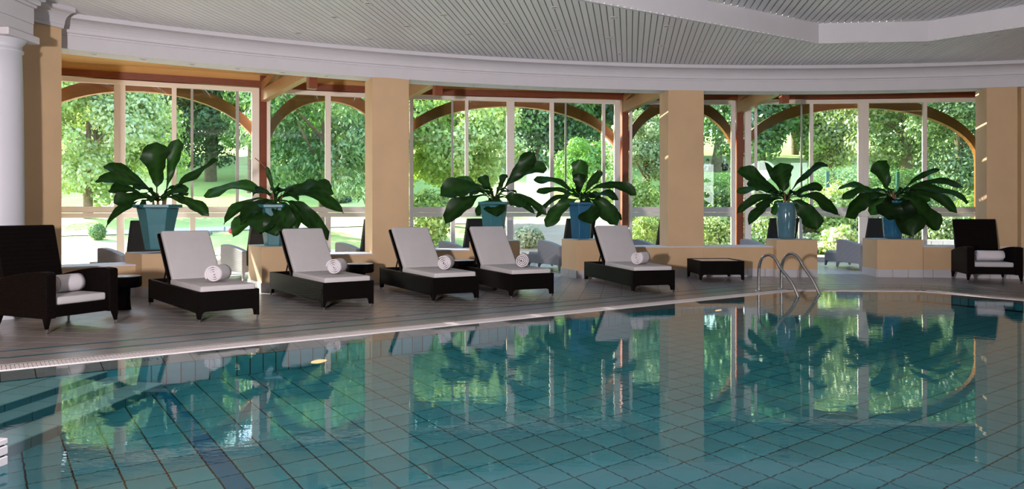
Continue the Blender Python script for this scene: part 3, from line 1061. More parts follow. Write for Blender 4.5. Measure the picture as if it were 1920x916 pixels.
for k, fd in enumerate(FAC):
    P, Q = CORN[k], CORN[k + 1]
    L = (Q - P).length
    root = empty('window_%d' % (k + 1), (P.x, P.y, 0), math.atan2((Q - P).y, (Q - P).x))
    tag(root, 'tall garden ' + WLAB[k], kind='structure')
    s0, s1 = 0.10, L - 0.10
    def S_(px): return on_line(px, P, Q)
    jl = (S_(fd['jl'][0]), S_(fd['jl'][1])) if fd['jl'] else (s0, s0 + 0.1)
    jr = (S_(fd['jr'][0]), S_(fd['jr'][1])) if fd['jr'] else (s1 - 0.1, s1)
    fr = MB()
    fr.box(jl[0], jl[1], -0.05, 0.05, 0.0, HZ)
    fr.box(jr[0], jr[1], -0.05, 0.05, 0.0, HZ)
    fr.box(jl[1], jr[0], -0.05, 0.05, HZ - 0.10, HZ)
    fr.box(jl[1], jr[0], -0.05, 0.05, 0.0, 0.11)
    fr.build('frame', M['frame'], root, bevel=0.006, seg=1)
    tz0, tz1 = 1.16, 1.41
    tr = MB().box(jl[1], jr[0], -0.05, 0.05, tz0, tz0 + 0.11).box(jl[1], jr[0], -0.035, 0.035, tz0 + 0.115, tz1)
    tr.build('transom', M['frame'], root, bevel=0.006, seg=1)
    xs = [jl[1]]
    for a, b, kd in fd['mul']:
        sa, sb = S_(a), S_(b)
        mm = MB()
        dpt = 0.045 if kd == 'f' else 0.02
        if sb - sa > 0.2:
            mid = (sa + sb) / 2
            mm.box(sa, mid - 0.012, -dpt, dpt, tz1, HZ - 0.10).box(mid + 0.012, sb, -dpt, dpt, tz1, HZ - 0.10).box(mid - 0.012, mid + 0.012, -0.03, 0.03, tz1, HZ - 0.1)
        else:
            mm.box(sa, sb, -dpt, dpt, tz1, HZ - 0.10)
        mm.build('mullion' if kd == 'f' else 'sash', M['frame'] if kd == 'f' else M['sash'], root)
        xs += [sa, sb]
    xs.append(jr[0])
    for i in range(0, len(xs), 2):
        MB().box(xs[i], xs[i + 1], -0.004, 0.004, tz1, HZ - 0.10).build('pane', M['glass2'] if i // 2 in fd['tint'] else M['glass'], root)
    xs = [jl[1]]
    for a, b, kd in fd['low']:
        sa, sb = S_(a), S_(b)
        MB().box(sa, sb, -0.045, 0.045, 0.11, tz0).build('mullion', M['frame'], root)
        xs += [sa, sb]
    xs.append(jr[0])
    for i in range(0, len(xs), 2):
        MB().box(xs[i], xs[i + 1], -0.004, 0.004, 0.11, tz0).build('pane', M['glass'], root)
    # timber wall plate above and arch outside the glass
    MB().box(0.0, L, -0.07, 0.22, HZ + 0.015, 4.37).build('wall_plate', M['wood'], root)
    MB().box(0.0, L, -0.03, 0.2, 4.37, 4.56).build('wall_band', M['ochre'], root)
    ar = MB()
    N = 28
    spring, ri, ro = 2.60, 1.40, 1.72
    hw_i, hw_o = L / 2 - 0.09, L / 2 + 0.06
    vs = []
    for i in range(N + 1):
        q = PI - PI * i / N
        ca, sa = math.cos(q), math.sin(q)
        for (hw, rz) in ((hw_i, ri), (hw_o, ro)):
            for yy in (0.16, 0.34):
                vs.append((L / 2 + hw * ca, yy, spring + rz * sa))
    fs = []
    for i in range(N):
        for a, b in ((0, 1), (1, 3), (3, 2), (2, 0)):
            fs.append((i * 4 + a, i * 4 + b, (i + 1) * 4 + b, (i + 1) * 4 + a))
    ar.add(vs, fs, 0, False)
    ar.box(L / 2 - hw_o, L / 2 - hw_i, 0.16, 0.34, -0.05, spring).box(L / 2 + hw_i, L / 2 + hw_o, 0.16, 0.34, -0.05, spring)
    ar.build('arch', M['woodarch'], root)
TIE = {1: (-3.80, 14.6), 2: (-1.50, 15.5), 3: (3.42, 16.6), 4: (5.88, 16.6)}
for i, c in enumerate(CORN):
    if i == 0: continue
    e = Vector(TIE.get(i, (CC.x + (c.x - CC.x) * 0.85, CC.y + (c.y - CC.y) * 0.85)))
    rad = (c - e).normalized(); Lt = (c - e).length
    t = empty('timber_post', (c.x, c.y, 0), math.atan2(rad.y, rad.x))
    tag(t, ['', 'dark red timber post in the left window corner', 'dark red timber post hidden by the first column', 'dark red timber post right of the middle window', 'dark red timber post left of the right window', 'dark red timber post at the right window end'][i], kind='structure')
    MB().box(-0.06, 0.36, -0.085, 0.085, 0, 4.5).build('post', M['wood'], t, bevel=0.01)
    if i < 5:
        MB().box(-Lt, 0.0, -0.075, 0.075, 3.88, 4.16).build('tie_beam', M['woodlight'], t, bevel=0.01)
        MB().box(-Lt - 0.09, -Lt + 0.09, -0.085, 0.085, 3.63, 4.5).build('hanging_post', M['wood'], t, bevel=0.01)
        mb = MB(); mb.prism([(-2.9, 4.52), (-2.5, 4.52), (0, 4.34), (0, 4.16), (-0.25, 4.16)], -0.07, 0.07, Matrix(((1, 0, 0, 0), (0, 0, 1, 0), (0, 1, 0, 0), (0, 0, 0, 1))))
        mb.build('rafter', M['woodlight'], t)

# ------------------------------------------------------------------ small recessed lamps
def downlight(x, y, z, label, group):
    t = empty('ceiling_light', (x, y, z))
    tag(t, label, 'ceiling light', group)
    MB().lathe([(0.040, 0.004), (0.042, -0.006), (0.056, -0.006), (0.058, 0.002)], 20).build('ring', M['lampbody'], t)
    MB().lathe([(0.0, 0.0), (0.041, 0.0)], 20).build('lens', M['lens'], t)
ORD = 'first second third fourth fifth sixth seventh eighth ninth tenth eleventh twelfth thirteenth fourteenth fifteenth sixteenth seventeenth eighteenth nineteenth twentieth twenty-first twenty-second twenty-third twenty-fourth'.split()
for di, px in enumerate((176, 269, 360, 446, 530, 612, 888, 970, 1040, 1108, 1178)):
    p = on_circle(px, CR + 0.22)
    downlight(p.x, p.y, BZ - 0.001, 'small round downlight in the beam soffit, %s from the left' % ORD[di], 'downlights in the beam soffit')
for di, (px, py) in enumerate(sorted(((1040, 14), (948, 44), (1044, 57), (1150, 33), (1250, 49), (971, 76), (1068, 90), (1142, 71), (1163, 101), (1240, 85), (1312, 96), (1421, 78), (1614, 87), (1736, 84), (1868, 66), (694, 73), (763, 49), (832, 28), (878, 64), (627, 32), (802, 84), (690, 6), (560, 62), (930, 95)))):
    Y = (CZ - HC) * F / (HY - py)
    downlight((px - CX) / F * Y, Y, CZ - 0.001, 'small downlight in the slatted ceiling, %s from the left' % ORD[di], 'downlights in the slatted ceiling')

# ------------------------------------------------------------------ furniture
YZX = Matrix(((0, 0, 1, 0), (1, 0, 0, 0), (0, 1, 0, 0), (0, 0, 0, 1)))      # prism (a, b, d) -> (x=d, y=a, z=b)
XZY = Matrix(((1, 0, 0, 0), (0, 0, 1, 0), (0, 1, 0, 0), (0, 0, 0, 1)))      # prism (a, b, d) -> (x=a, y=d, z=b)

def leg_panel(L, h, gap, leg=0.045):
    """outline of a wicker panel that flares down into a leg at either end"""
    p = [(0.0, h), (0.0, 0.03), (leg * 0.6, 0.03)]
    for k in range(6):
        q = k / 5
        p.append((leg * 0.6 + 0.012 + 0.045 * q * q + 0.012 * q, 0.06 + (gap - 0.06) * (1 - (1 - q) ** 2)))
    r = [(L - x, z) for x, z in p[1:]][::-1]
    return p + r + [(L, h)]

def cushion_mesh(x0, x1, y0, y1, z0, z1, r=0.03):
    b = bmesh.new()
    bmesh.ops.create_cube(b, size=1.0)
    for v in b.verts:
        v.co = Vector((x0 + (v.co.x + 0.5) * (x1 - x0), y0 + (v.co.y + 0.5) * (y1 - y0), z0 + (v.co.z + 0.5) * (z1 - z0)))
    bmesh.ops.bevel(b, geom=list(b.edges), offset=r, segments=3, affect='EDGES', profile=0.6)
    for f in b.faces: f.smooth = True
    me = bpy.data.meshes.new('cushion')
    b.to_mesh(me); b.free()
    return me

def mesh_obj(name, me, m, parent):
    me.materials.clear(); me.materials.append(m)
    o = bpy.data.objects.new(name, me)
    COL.objects.link(o)
    o.parent = parent
    return o

LW, LL, LH = 0.74, 2.28, 0.36
def make_lounger():
    """origin: front corner at the viewer's left; x along the foot end, y back along the length"""
    t = empty('sun_lounger')
    fp = leg_panel(LW, LH, 0.12)
    MB().prism(fp, 0.0, 0.045, XZY).build('end_panel', M['wicker'], t, bevel=0.006, seg=1)
    MB().prism(fp, LL - 0.045, LL, XZY).build('end_panel', M['wicker'], t, bevel=0.006, seg=1)
    sp = leg_panel(LL - 0.09, LH, 0.10, 0.05)
    Mx = Matrix.Translation((0, 0.045, 0)) @ YZX
    MB().prism(sp, 0.0, 0.05, Mx).build('side_panel', M['wicker'], t, bevel=0.006, seg=1)
    MB().prism(sp, LW - 0.05, LW, Mx).build('side_panel', M['wicker'], t, bevel=0.006, seg=1)
    MB().box(0.05, LW - 0.05, 0.045, LL - 0.045, 0.28, 0.31).build('bed_slats', M['wicker'], t)
    for x, y in ((0.018, 0.02), (LW - 0.018, 0.02), (0.018, LL - 0.02), (LW - 0.018, LL - 0.02)):
        MB().lathe([(0.0, 0.0), (0.012, 0.0), (0.015, 0.05)], 12, (x, y, 0)).build('leg_tip', M['foot'], t)
    mesh_obj('seat_cushion', cushion_mesh(0.035, LW - 0.035, 0.03, 1.32, LH - 0.03, LH + 0.065, 0.028), M['cushion'], t)
    bk = empty('backrest'); bk.parent = t
    bk.location = (0, 1.30, LH + 0.0)
    bk.rotation_euler = (math.radians(48.5), 0, 0)
    MB().box(0.02, LW - 0.02, 0.0, 0.88, -0.05, 0.0).build('back_frame', M['wicker'], bk, bevel=0.012)
    mesh_obj('back_cushion', cushion_mesh(0.05, LW - 0.05, 0.0, 0.86, 0.002, 0.085, 0.03), M['cushion'], bk)
    for x in (0.035, LW - 0.035):
        st = MB()
        st.tube([(x, 1.30 + 0.20, LH + 0.19), (x, 1.30 + 0.32, LH - 0.02)], 0.011, 8)
        st.build('support_strut', M['wicker'], t)
    return t
L0 = make_lounger()
LOUN = [
    (372, 604.5, (-0.630, 0.777), 'leftmost cream sun lounger, nearest the large left armchair'),
    (605.8, 580.8, (-0.574, 0.819), 'second sun lounger from the left, under a drooping plant'),
    (812.3, 567.8, (-0.49, 0.872), 'middle sun lounger standing before the first square column'),
    (958, 558.6, (-0.42, 0.907), 'fourth sun lounger, pushed close beside the middle lounger'),
    (1187, 549.5, (-0.255, 0.967), 'rightmost sun lounger, beside the low rectangular table'),
]
def place(o, base, yaxis):
    o.location = (base[0], base[1], base[2] if len(base) > 2 else 0)
    o.rotation_euler = (0, 0, math.atan2(-yaxis[0], yaxis[1]))
lpos = []
for i, (px, py, yd, lab) in enumerate(LOUN):
    o = L0 if i == 0 else copy_tree(L0)
    b = fl(px, py)
    place(o, b, yd)
    tag(o, lab, 'sun lounger', 'wicker sun loungers along the pool')
    yv = Vector(yd).normalized(); xv = Vector((yv.y, -yv.x))
    lpos.append((Vector((b.x, b.y)), xv, yv))

# rolled towels
def roll_mesh(length, R0, turns=3.6, th=0.016):
    mb = MB()
    N = 60
    pts = []
    for i in range(N + 1):
        a = i / N * turns * 2 * PI
        r = 0.018 + (R0 - 0.018) * i / N
        pts.append((r, a))
    vs, fs = [], []
    rnd = random.Random(4)
    nl = 5
    for j in range(nl + 1):
        y = -length / 2 + length * j / nl
        for r, a in pts:
            for rr in (r, r - th):
                wob = 1 + 0.012 * rnd.uniform(-1, 1)
                vs.append((rr * wob * math.cos(a), y + 0.01 * (1 - r / R0), rr * wob * math.sin(a)))
    m = 2 * (N + 1)
    for j in range(nl):
        for i in range(N):
            for s in (0, 1):
                a = j * m + i * 2 + s
                fs.append((a, a + 2, a + 2 + m, a + m))
    for j in (0, nl):
        for i in range(N):
            a = j * m + i * 2
            fs.append((a, a + 1, a + 3, a + 2))
    fs.append((0 + 2 * N, 2 * N + m * nl, 2 * N + 1 + m * nl, 2 * N + 1)) if False else None
    mb.add(vs, fs, 0, True)
    return mb
roll = roll_mesh(0.32, 0.115).build('rolled_towel', M['towel'])
ROLLME = roll.data
bpy.data.objects.remove(roll)
TOW = [
    (0, 0.40, 0.50, -43, 'rolled white towel on the leftmost lounger'),
    (1, 0.42, 0.55, -40, 'rolled white towel on the second lounger'),
    (2, 0.45, 0.55, -36, 'rolled white towel on the middle lounger'),
    (3, 0.43, 0.50, -28, 'rolled white towel on the fourth lounger'),
    (4, 0.36, 0.52, -50, 'rolled white towel on the rightmost lounger'),
]
for i, lx, ly, rot, lab in TOW:
    b, xv, yv = lpos[i]
    p = b + xv * lx + yv * ly
    o = bpy.data.objects.new('rolled_towel', ROLLME)
    COL.objects.link(o)
    o.location = (p.x, p.y, LH + 0.065 + 0.112)
    o.rotation_euler = (0, math.radians(40 * i), math.atan2(-yv.x, yv.y) + math.radians(rot))
    tag(o, lab, 'towel', 'rolled towels on the loungers')

# wicker armchairs
def make_chair(wk, bkm):
    """origin: floor under the seat centre; +y is where the sitter looks"""
    t = empty('wicker_armchair')
    arm = [(0.44, 0.16), (0.44, 0.645), (0.42, 0.66), (0.30, 0.67), (0.12, 0.657), (-0.08, 0.632), (-0.28, 0.595), (-0.44, 0.56), (-0.44, 0.16)]
    for x in (-0.44, 0.32):
        MB().prism(arm, x, x + 0.12, YZX).build('armrest', wk, t, bevel=0.012)
    for x, sx in ((-0.44, 1), (0.44, -1)):
        for y, sy in ((0.44, -1), (-0.44, 1)):
            lg = MB()
            a, b = 0.062, 0.030
            vs = [(x, y, 0.17), (x + sx * a, y, 0.17), (x + sx * a, y + sy * a, 0.17), (x, y + sy * a, 0.17), (x + sx * 0.01, y + sy * 0.01, 0.03), (x + sx * b, y + sy * 0.01, 0.03), (x + sx * b, y + sy * b, 0.03), (x + sx * 0.01, y + sy * b, 0.03)]
            lg.add(vs, [(0, 1, 2, 3), (4, 5, 6, 7), (0, 1, 5, 4), (1, 2, 6, 5), (2, 3, 7, 6), (3, 0, 4, 7)])
            lg.build('leg', wk, t)
    MB().box(-0.32, 0.32, 0.36, 0.43, 0.17, 0.30).build('front_panel', wk, t, bevel=0.008)
    MB().box(-0.32, 0.32, -0.42, 0.36, 0.17, 0.29).build('seat_base', wk, t)
    bk = MB()
    bk.prism([(-0.44, 0.28), (-0.36, 0.28), (-0.585, 1.145), (-0.60, 1.16), (-0.66, 1.16), (-0.672, 1.145)], -0.355, 0.355, YZX)
    bk.build('backrest', bkm, t, bevel=0.018)
    mesh_obj('seat_cushion', cushion_mesh(-0.31, 0.31, -0.36, 0.405, 0.295, 0.385, 0.03), M['cushion'], t)
    for x in (-0.419, 0.419):
        for y in (-0.419, 0.419):
            MB().lathe([(0.0, 0.0), (0.012, 0.0), (0.016, 0.05)], 12, (x, y, 0)).build('leg_tip', M['foot'], t)
    return t
C0 = make_chair(M['wicker'], M['wicker'])
place(C0, (-5.235, 8.86), (0.90, -0.42))
tag(C0, 'large dark wicker armchair at the left edge beside the round column', 'armchair')
C1 = copy_tree(C0)
place(C1, (8.86, 14.36), (-0.22, -0.975)); C1.scale = (1.04, 1, 1)
tag(C1, 'dark wicker armchair at the far right against the low wall', 'armchair')
# towels on them
o = bpy.data.objects.new('rolled_towel', ROLLME); COL.objects.link(o)
o.location = (-5.20, 8.98, 0.385 + 0.10); o.rotation_euler = (0, 0.6, math.radians(-20))
tag(o, 'rolled white towel on the left armchair seat', 'towel')
o = bpy.data.objects.new('rolled_towel', ROLLME); COL.objects.link(o)
o.location = (8.86, 14.26, 0.385 + 0.102); o.rotation_euler = (0, 0.3, math.radians(90 - 12)); o.scale = (1.0, 1.4, 0.92)
tag(o, 'rolled white towel lying on the far right armchair seat', 'towel')

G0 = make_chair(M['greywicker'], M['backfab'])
def make_stool():
    t = empty('footstool')
    fp = leg_panel(0.66, 0.33, 0.13)
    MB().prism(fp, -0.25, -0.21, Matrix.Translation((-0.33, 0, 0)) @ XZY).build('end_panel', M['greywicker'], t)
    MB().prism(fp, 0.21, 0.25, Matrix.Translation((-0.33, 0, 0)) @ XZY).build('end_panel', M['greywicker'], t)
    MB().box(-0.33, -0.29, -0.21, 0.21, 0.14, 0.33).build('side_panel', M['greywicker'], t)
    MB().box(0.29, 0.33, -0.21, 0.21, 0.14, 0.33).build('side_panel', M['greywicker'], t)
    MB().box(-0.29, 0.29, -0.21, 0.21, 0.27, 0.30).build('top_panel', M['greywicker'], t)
    mesh_obj('stool_cushion', cushion_mesh(-0.31, 0.31, -0.23, 0.23, 0.30, 0.385, 0.025), M['cushion'], t)
    return t
ST0 = make_stool()
SUN = [
    (231, 20.55, True, 'grey wicker armchair behind the leftmost teal pot, facing the garden'),
    (458, 20.75, True, 'grey wicker armchair seen through the first passage, towel at its foot'),
    (671, 20.6, False, 'grey wicker armchair partly behind the first square column'),
    (864, 20.6, False, 'grey wicker armchair behind the third potted plant'),
    (1051, 20.3, True, 'grey wicker armchair with footstool left of the blue pot'),
    (1226, 20.6, False, 'grey wicker armchair partly behind the second square column'),
    (1432, 20.6, False, 'grey wicker armchair behind the slate round pot'),
    (1616, 20.45, True, 'grey wicker armchair in the right passage, white footstool before it'),
]
first = True; fs_first = True
for i, (px, r, stool, lab) in enumerate(SUN):
    p = on_circle(px, r)
    rad = (p - CC).normalized(); rad.rotate(Matrix.Rotation(math.radians(17), 2)); xv = Vector((rad.y, -rad.x))
    c = p + xv * 0.40 + rad * 0.44
    o = G0 if first else copy_tree(G0)
    first = False
    place(o, c, rad)
    tag(o, lab, 'armchair', 'sunroom armchairs facing the garden')
    if stool:
        q = c + rad * 0.82
        s = ST0 if fs_first else copy_tree(ST0)
        fs_first = False
        place(s, q, rad)
        tag(s, ['grey wicker footstool with white cushion by the leftmost window', 'grey wicker footstool bearing a rolled towel in the first passage', '', '', 'grey wicker footstool left of the blue pot', '', '', 'grey wicker footstool with white cushion in the right passage'][i], 'footstool', 'sunroom footstools')
        if i == 1:
            o = bpy.data.objects.new('rolled_towel', ROLLME); COL.objects.link(o)
            tp = q - xv * 0.16
            o.location = (tp.x, tp.y, 0.385 + 0.10); o.rotation_euler = (0, 0.2, math.atan2(-rad.x, rad.y))
            tag(o, 'rolled white towel on the footstool in the first passage', 'towel')

# small tables
def make_round_table():
    t = empty('side_table')
    MB().lathe([(0.0, 0.30), (0.20, 0.30), (0.225, 0.315), (0.23, 0.34), (0.23, 0.44), (0.222, 0.447), (0.0, 0.447)], 36).build('drum', M['wicker'], t)
    MB().lathe([(0.0, 0.0), (0.10, 0.0), (0.095, 0.03), (0.085, 0.16), (0.09, 0.30)], 24).build('pedestal', M['wicker'], t)
    MB().lathe([(0.0, 0.456), (0.205, 0.456), (0.21, 0.452), (0.21, 0.446)], 36).build('table_top', M['tableglass'], t)
    return t
RT = make_round_table()
for i, (px, Y, lab) in enumerate(((231, 10.35, 'round wicker side table between the left armchair and the first lounger'), (675, 12.75, 'round wicker side table behind the foot of the second lounger'), (868, 13.6, 'round wicker side table between the middle and fourth loungers'))):
    o = RT if i == 0 else copy_tree(RT)
    q = ray(px, Y)
    o.location = (q.x, q.y, 0)
    tag(o, lab, 'side table', 'round side tables by the loungers')
t = empty('low_table')
b = fl(1313, 528); place(t, b, (-0.06, 0.998))
tag(t, 'low rectangular dark wicker table with pale glass top by the ladder', 'table')
TW, TL, TH = 0.84, 0.86, 0.385
fp = leg_panel(TW, TH, 0.13)
MB().prism(fp, 0.0, 0.04, XZY).build('end_panel', M['wicker'], t, bevel=0.006, seg=1)
MB().prism(fp, TL - 0.04, TL, XZY).build('end_panel', M['wicker'], t, bevel=0.006, seg=1)
sp = leg_panel(TL - 0.08, TH, 0.13)
for x in (0.0, TW - 0.04):
    MB().prism(sp, x, x + 0.04, Matrix.Translation((0, 0.04, 0)) @ YZX).build('side_panel', M['wicker'], t, bevel=0.006, seg=1)
MB().box(0.04, TW - 0.04, 0.04, TL - 0.04, 0.33, 0.368).build('top_panel', M['wicker'], t)
MB().box(0.045, TW - 0.045, 0.045, TL - 0.045, 0.368, 0.378).build('glass_top', M['tableglass'], t)
for x in (0.015, TW - 0.015):
    for y in (0.015, TL - 0.015):
        MB().lathe([(0.0, 0.0), (0.012, 0.0), (0.015, 0.05)], 12, (x, y, 0)).build('leg_tip', M['foot'], t)

# steel pool ladder
lad = empty('pool_ladder', (0, 0, 0))
tag(lad, 'polished steel pool ladder with two looped handrails', 'ladder')
nb, fb = fl(1422.5, 545.5), fl(1465, 541.5)
nw_, fw_ = fl(1496, 554), fl(1535.5, 549)
for base, ent_ in ((nb, nw_), (fb, fw_)):
    d = Vector((ent_.x - base.x, ent_.y - base.y)); D = d.length; d.normalize()
    pr = [(0.0, 0.005), (0.005, 0.30), (0.02, 0.44), (0.06, 0.53), (0.13, 0.59), (0.22, 0.61), (0.31, 0.575), (0.38, 0.50), (0.44, 0.41), (D - 0.12, 0.20), (D, 0.0), (D + 0.10, -0.20), (D + 0.12, -0.85)]
    # smooth the rail with a Catmull-Rom pass
    pts = []
    for i in range(len(pr) - 1):
        p0, p1, p2, p3 = pr[max(i - 1, 0)], pr[i], pr[i + 1], pr[min(i + 2, len(pr) - 1)]
        for k in range(4):
            u = k / 4
            f = lambda a, b_, c, e: 0.5 * (2 * b_ + (c - a) * u + (2 * a - 5 * b_ + 4 * c - e) * u * u + (3 * b_ - a - 3 * c + e) * u ** 3)
            pts.append((f(p0[0], p1[0], p2[0], p3[0]), f(p0[1], p1[1], p2[1], p3[1])))
    pts.append(pr[-1])
    MB().tube([(base.x + d.x * a, base.y + d.y * a, z) for a, z in pts], 0.024, 14).build('handrail', M['chrome'], lad)
    MB().lathe([(0.0, 0.022), (0.03, 0.022), (0.055, 0.012), (0.058, 0.0)], 20, (base.x, base.y, 0)).build('flange', M['chrome'], lad)
dn = Vector((nw_.x - nb.x, nw_.y - nb.y)).normalized()
for k in range(3):
    z = -0.22 - 0.25 * k
    a = Vector((nw_.x, nw_.y)) + dn * 0.11; b2 = Vector((fw_.x, fw_.y)) + dn * 0.11
    mb = MB()
    w2 = dn * 0.04
    mb.prism([(v.x, v.y) for v in (a - w2, b2 - w2, b2 + w2, a + w2)], z - 0.015, z + 0.01)
    mb.build('rung', M['chrome'], lad)

# ------------------------------------------------------------------ potted plants
def leaf_mesh(B, C, T, wid, nrm, rng, tint, pet=0.22, cup=0.10):
    """one paddle leaf: midrib along the curve B-C-T, blade facing nrm"""
    NL, NW = 15, 4
    vs, fs, cols = [], [], []
    nrm = Vector(nrm).normalized()
    ph = rng.uniform(0, 6)
    obov = rng.uniform(0.55, 0.95)
    twist = rng.uniform(-0.5, 0.5)
    for i in range(NL + 1):
        t = i / NL
        p = B * (1 - t) ** 2 + C * 2 * t * (1 - t) + T * t * t
        tg = ((C - B) * (1 - t) + (T - C) * t).normalized()
        side = tg.cross(nrm)
        if side.length < 0.05: side = tg.cross(Vector((0, 0, 1)))
        side.normalize()
        up = side.cross(tg).normalized()
        side = (side * math.cos(twist * t) + up * math.sin(twist * t)).normalized()
        up = side.cross(tg).normalized()
        if t < pet:
            hw = 0.011
        else:
            s = (t - pet) / (1 - pet)
            hw = max(0.004, wid / 2 * (s ** obov) * max(0.0, 1 - s ** 5) ** 0.6 * 1.22)
        for j in range(NW + 1):
            u = j / NW * 2 - 1
            edge = 1 + (0.10 * math.sin(ph * 2 + 23 * t + u) + 0.05 * rng.uniform(-1, 1)) * abs(u)
            wave = 0.13 * wid * math.sin(ph + 11 * t + (1.5 if u > 0 else 0)) * u * u if t > pet else 0
            vs.append(p + side * (u * hw * edge) + up * (cup * hw * abs(u) * 2.2 + wave))
            f = (1.5 if j == NW // 2 else (1.12 if (i + (j % 2)) % 2 else 0.78)) + rng.uniform(-0.08, 0.08)
            cols.append((tint[0] * f, tint[1] * f, tint[2] * f, 1))
    m = NW + 1
    for i in range(NL):
        for j in range(NW):
            fs.append((i * m + j, i * m + j + 1, (i + 1) * m + j + 1, (i + 1) * m + j))
    me = bpy.data.meshes.new('leaf')
    me.from_pydata([tuple(v) for v in vs], [], fs)
    a = me.color_attributes.new('tint', 'FLOAT_COLOR', 'POINT')
    a.data.foreach_set('color', np.array(cols, dtype=np.float32).ravel())
    me.polygons.foreach_set('use_smooth', [True] * len(fs))
    me.materials.append(M['houseleaf'])
    return me

def potted_plant(px, Y, rim_py, rim_w, base_py, base_w, shape, gl, label, leaves, seed, stems=(), turn=0.0):
    rng = random.Random(seed)
    c = at(px, base_py, Y)
    top = at(px, rim_py, Y)
    H = top.z - c.z
    t = empty('potted_plant', (c.x, c.y, c.z), turn)
    tag(t, label, 'potted plant', 'potted plants on the plinths')
    k = Y / F
    if shape == 'square':
        r1, r0 = rim_w * k / 2 * 1.10, base_w * k / 2 * 1.10
        body = MB().lathe([(0.0, 0.0), (r0, 0.0), (r0 * 1.04, 0.03), (r0 + (r1 * 0.86 - r0) * 0.55, H * 0.55), (r1 * 0.86, H - 0.05), (r1 * 0.80, H - 0.05), (r1 * 0.79, H - 0.12)], 6, smooth=False)
        body.build('pot', gl, t, bevel=0.006, seg=1)
        MB().lathe([(r1 * 0.82, H - 0.06), (r1, H - 0.05), (r1, H), (r1 * 0.86, H), (r1 * 0.80, H - 0.06)], 6, smooth=False).build('rim', gl, t, bevel=0.006, seg=1)
        sr = r1 * 0.80
    else:
        r1, r0 = rim_w * k / 2, base_w * k / 2
        body = MB().lathe([(0.0, 0.0), (r0, 0.0), (r0 * 1.06, 0.04), (r1 * 0.98, H * 0.45), (r1 * 1.0, H * 0.68), (r1 * 0.93, H * 0.92), (r1 * 0.90, H - 0.05), (r1 * 0.85, H - 0.12)], 40)
        body.build('pot', gl, t)
        rim = MB()
        rim.lathe([(r1 * 0.88, H - 0.06), (r1 * 0.98, H - 0.055), (r1 * 1.02, H - 0.02), (r1 * 0.96, H), (r1 * 0.84, H)], 40)
        for i in range(16):
            q = 2 * PI * i / 16
            rim.lathe([(0.0, 0.012), (0.011, 0.009), (0.014, 0.0), (0.011, -0.009), (0.0, -0.012)], 8, (r1 * 1.01 * math.cos(q), r1 * 1.01 * math.sin(q), H - 0.02))
        rim.build('rim', gl, t)
        sr = r1 * 0.84
    MB().lathe([(0.0, H - 0.03), (sr * 0.6, H - 0.04), (sr * 1.02, H - 0.07)], 18).build('soil', M['soil'], t)
    st = MB()
    for i in range(5):
        q = rng.uniform(0, 2 * PI); rr = rng.uniform(0.0, sr * 0.4)
        x, y = rr * math.cos(q), rr * math.sin(q)
        st.tube([(x, y, H - 0.05), (x * 1.2, y * 1.2, H + 0.10), (x * 1.5, y * 1.5, H + rng.uniform(0.14, 0.22))], [0.022, 0.018, 0.009], 7)
    st.build('stem', M['stem'], t)
    inv = Matrix.Rotation(-turn, 4, 'Z') @ Matrix.Translation((-c.x, -c.y, -c.z))
    for lf in leaves:
        tx, ty, wpx = lf[0], lf[1], lf[2]
        dy = lf[3] if len(lf) > 3 else rng.uniform(-0.25, 0.25)
        arch = lf[4] if len(lf) > 4 else 0.30
        nrm = lf[5] if len(lf) > 5 else (rng.uniform(-0.25, 0.25), -0.75, 0.65)
        bright = lf[6] if len(lf) > 6 else 1.0
        q = rng.uniform(0, 2 * PI)
        Bp = inv @ (top + Vector((rng.uniform(-1, 1) * sr * 0.35, rng.uniform(-1, 1) * sr * 0.35, 0.06)))
        Tp = inv @ at(tx, ty, Y + dy)
        Ln = (Tp - Bp).length
        Cp = (Bp * 0.5 + Tp * 0.5) + Vector((0, 0, arch * Ln))
        g = rng.uniform(0.8, 1.2) * bright
        tint = (0.011 * g, 0.040 * g, 0.007 * g)
        nrl = (Matrix.Rotation(-turn, 3, 'Z') @ Vector(nrm))
        me = leaf_mesh(Bp, Cp, Tp, wpx * k * 1.12, nrl, rng, tint)
        o = bpy.data.objects.new('leaf', me)
        COL.objects.link(o); o.parent = t
    for i in range(9):                        # short leaves filling the heart of the plant
        q = 2 * PI * (i + rng.random()) / 9
        Bp = Vector((0, 0, H + 0.03)); ln = rng.uniform(0.35, 0.6)
        Tp = Bp + Vector((math.cos(q) * ln, math.sin(q) * ln * 0.8, rng.uniform(-0.05, 0.22)))
        Cp = (Bp + Tp) / 2 + Vector((0, 0, 0.22))
        g = rng.uniform(0.7, 1.1)
        me = leaf_mesh(Bp, Cp, Tp, rng.uniform(0.14, 0.22), (0, -0.3, 1), rng, (0.011 * g, 0.040 * g, 0.007 * g))
        o = bpy.data.objects.new('leaf', me)
        COL.objects.link(o); o.parent = t
    for pts in stems:                          # a thin shoot drawn by its points
        MB().tube([inv @ at(x, y, Y) for x, y in pts], 0.008, 6).build('shoot', M['stem'], t)
    return t

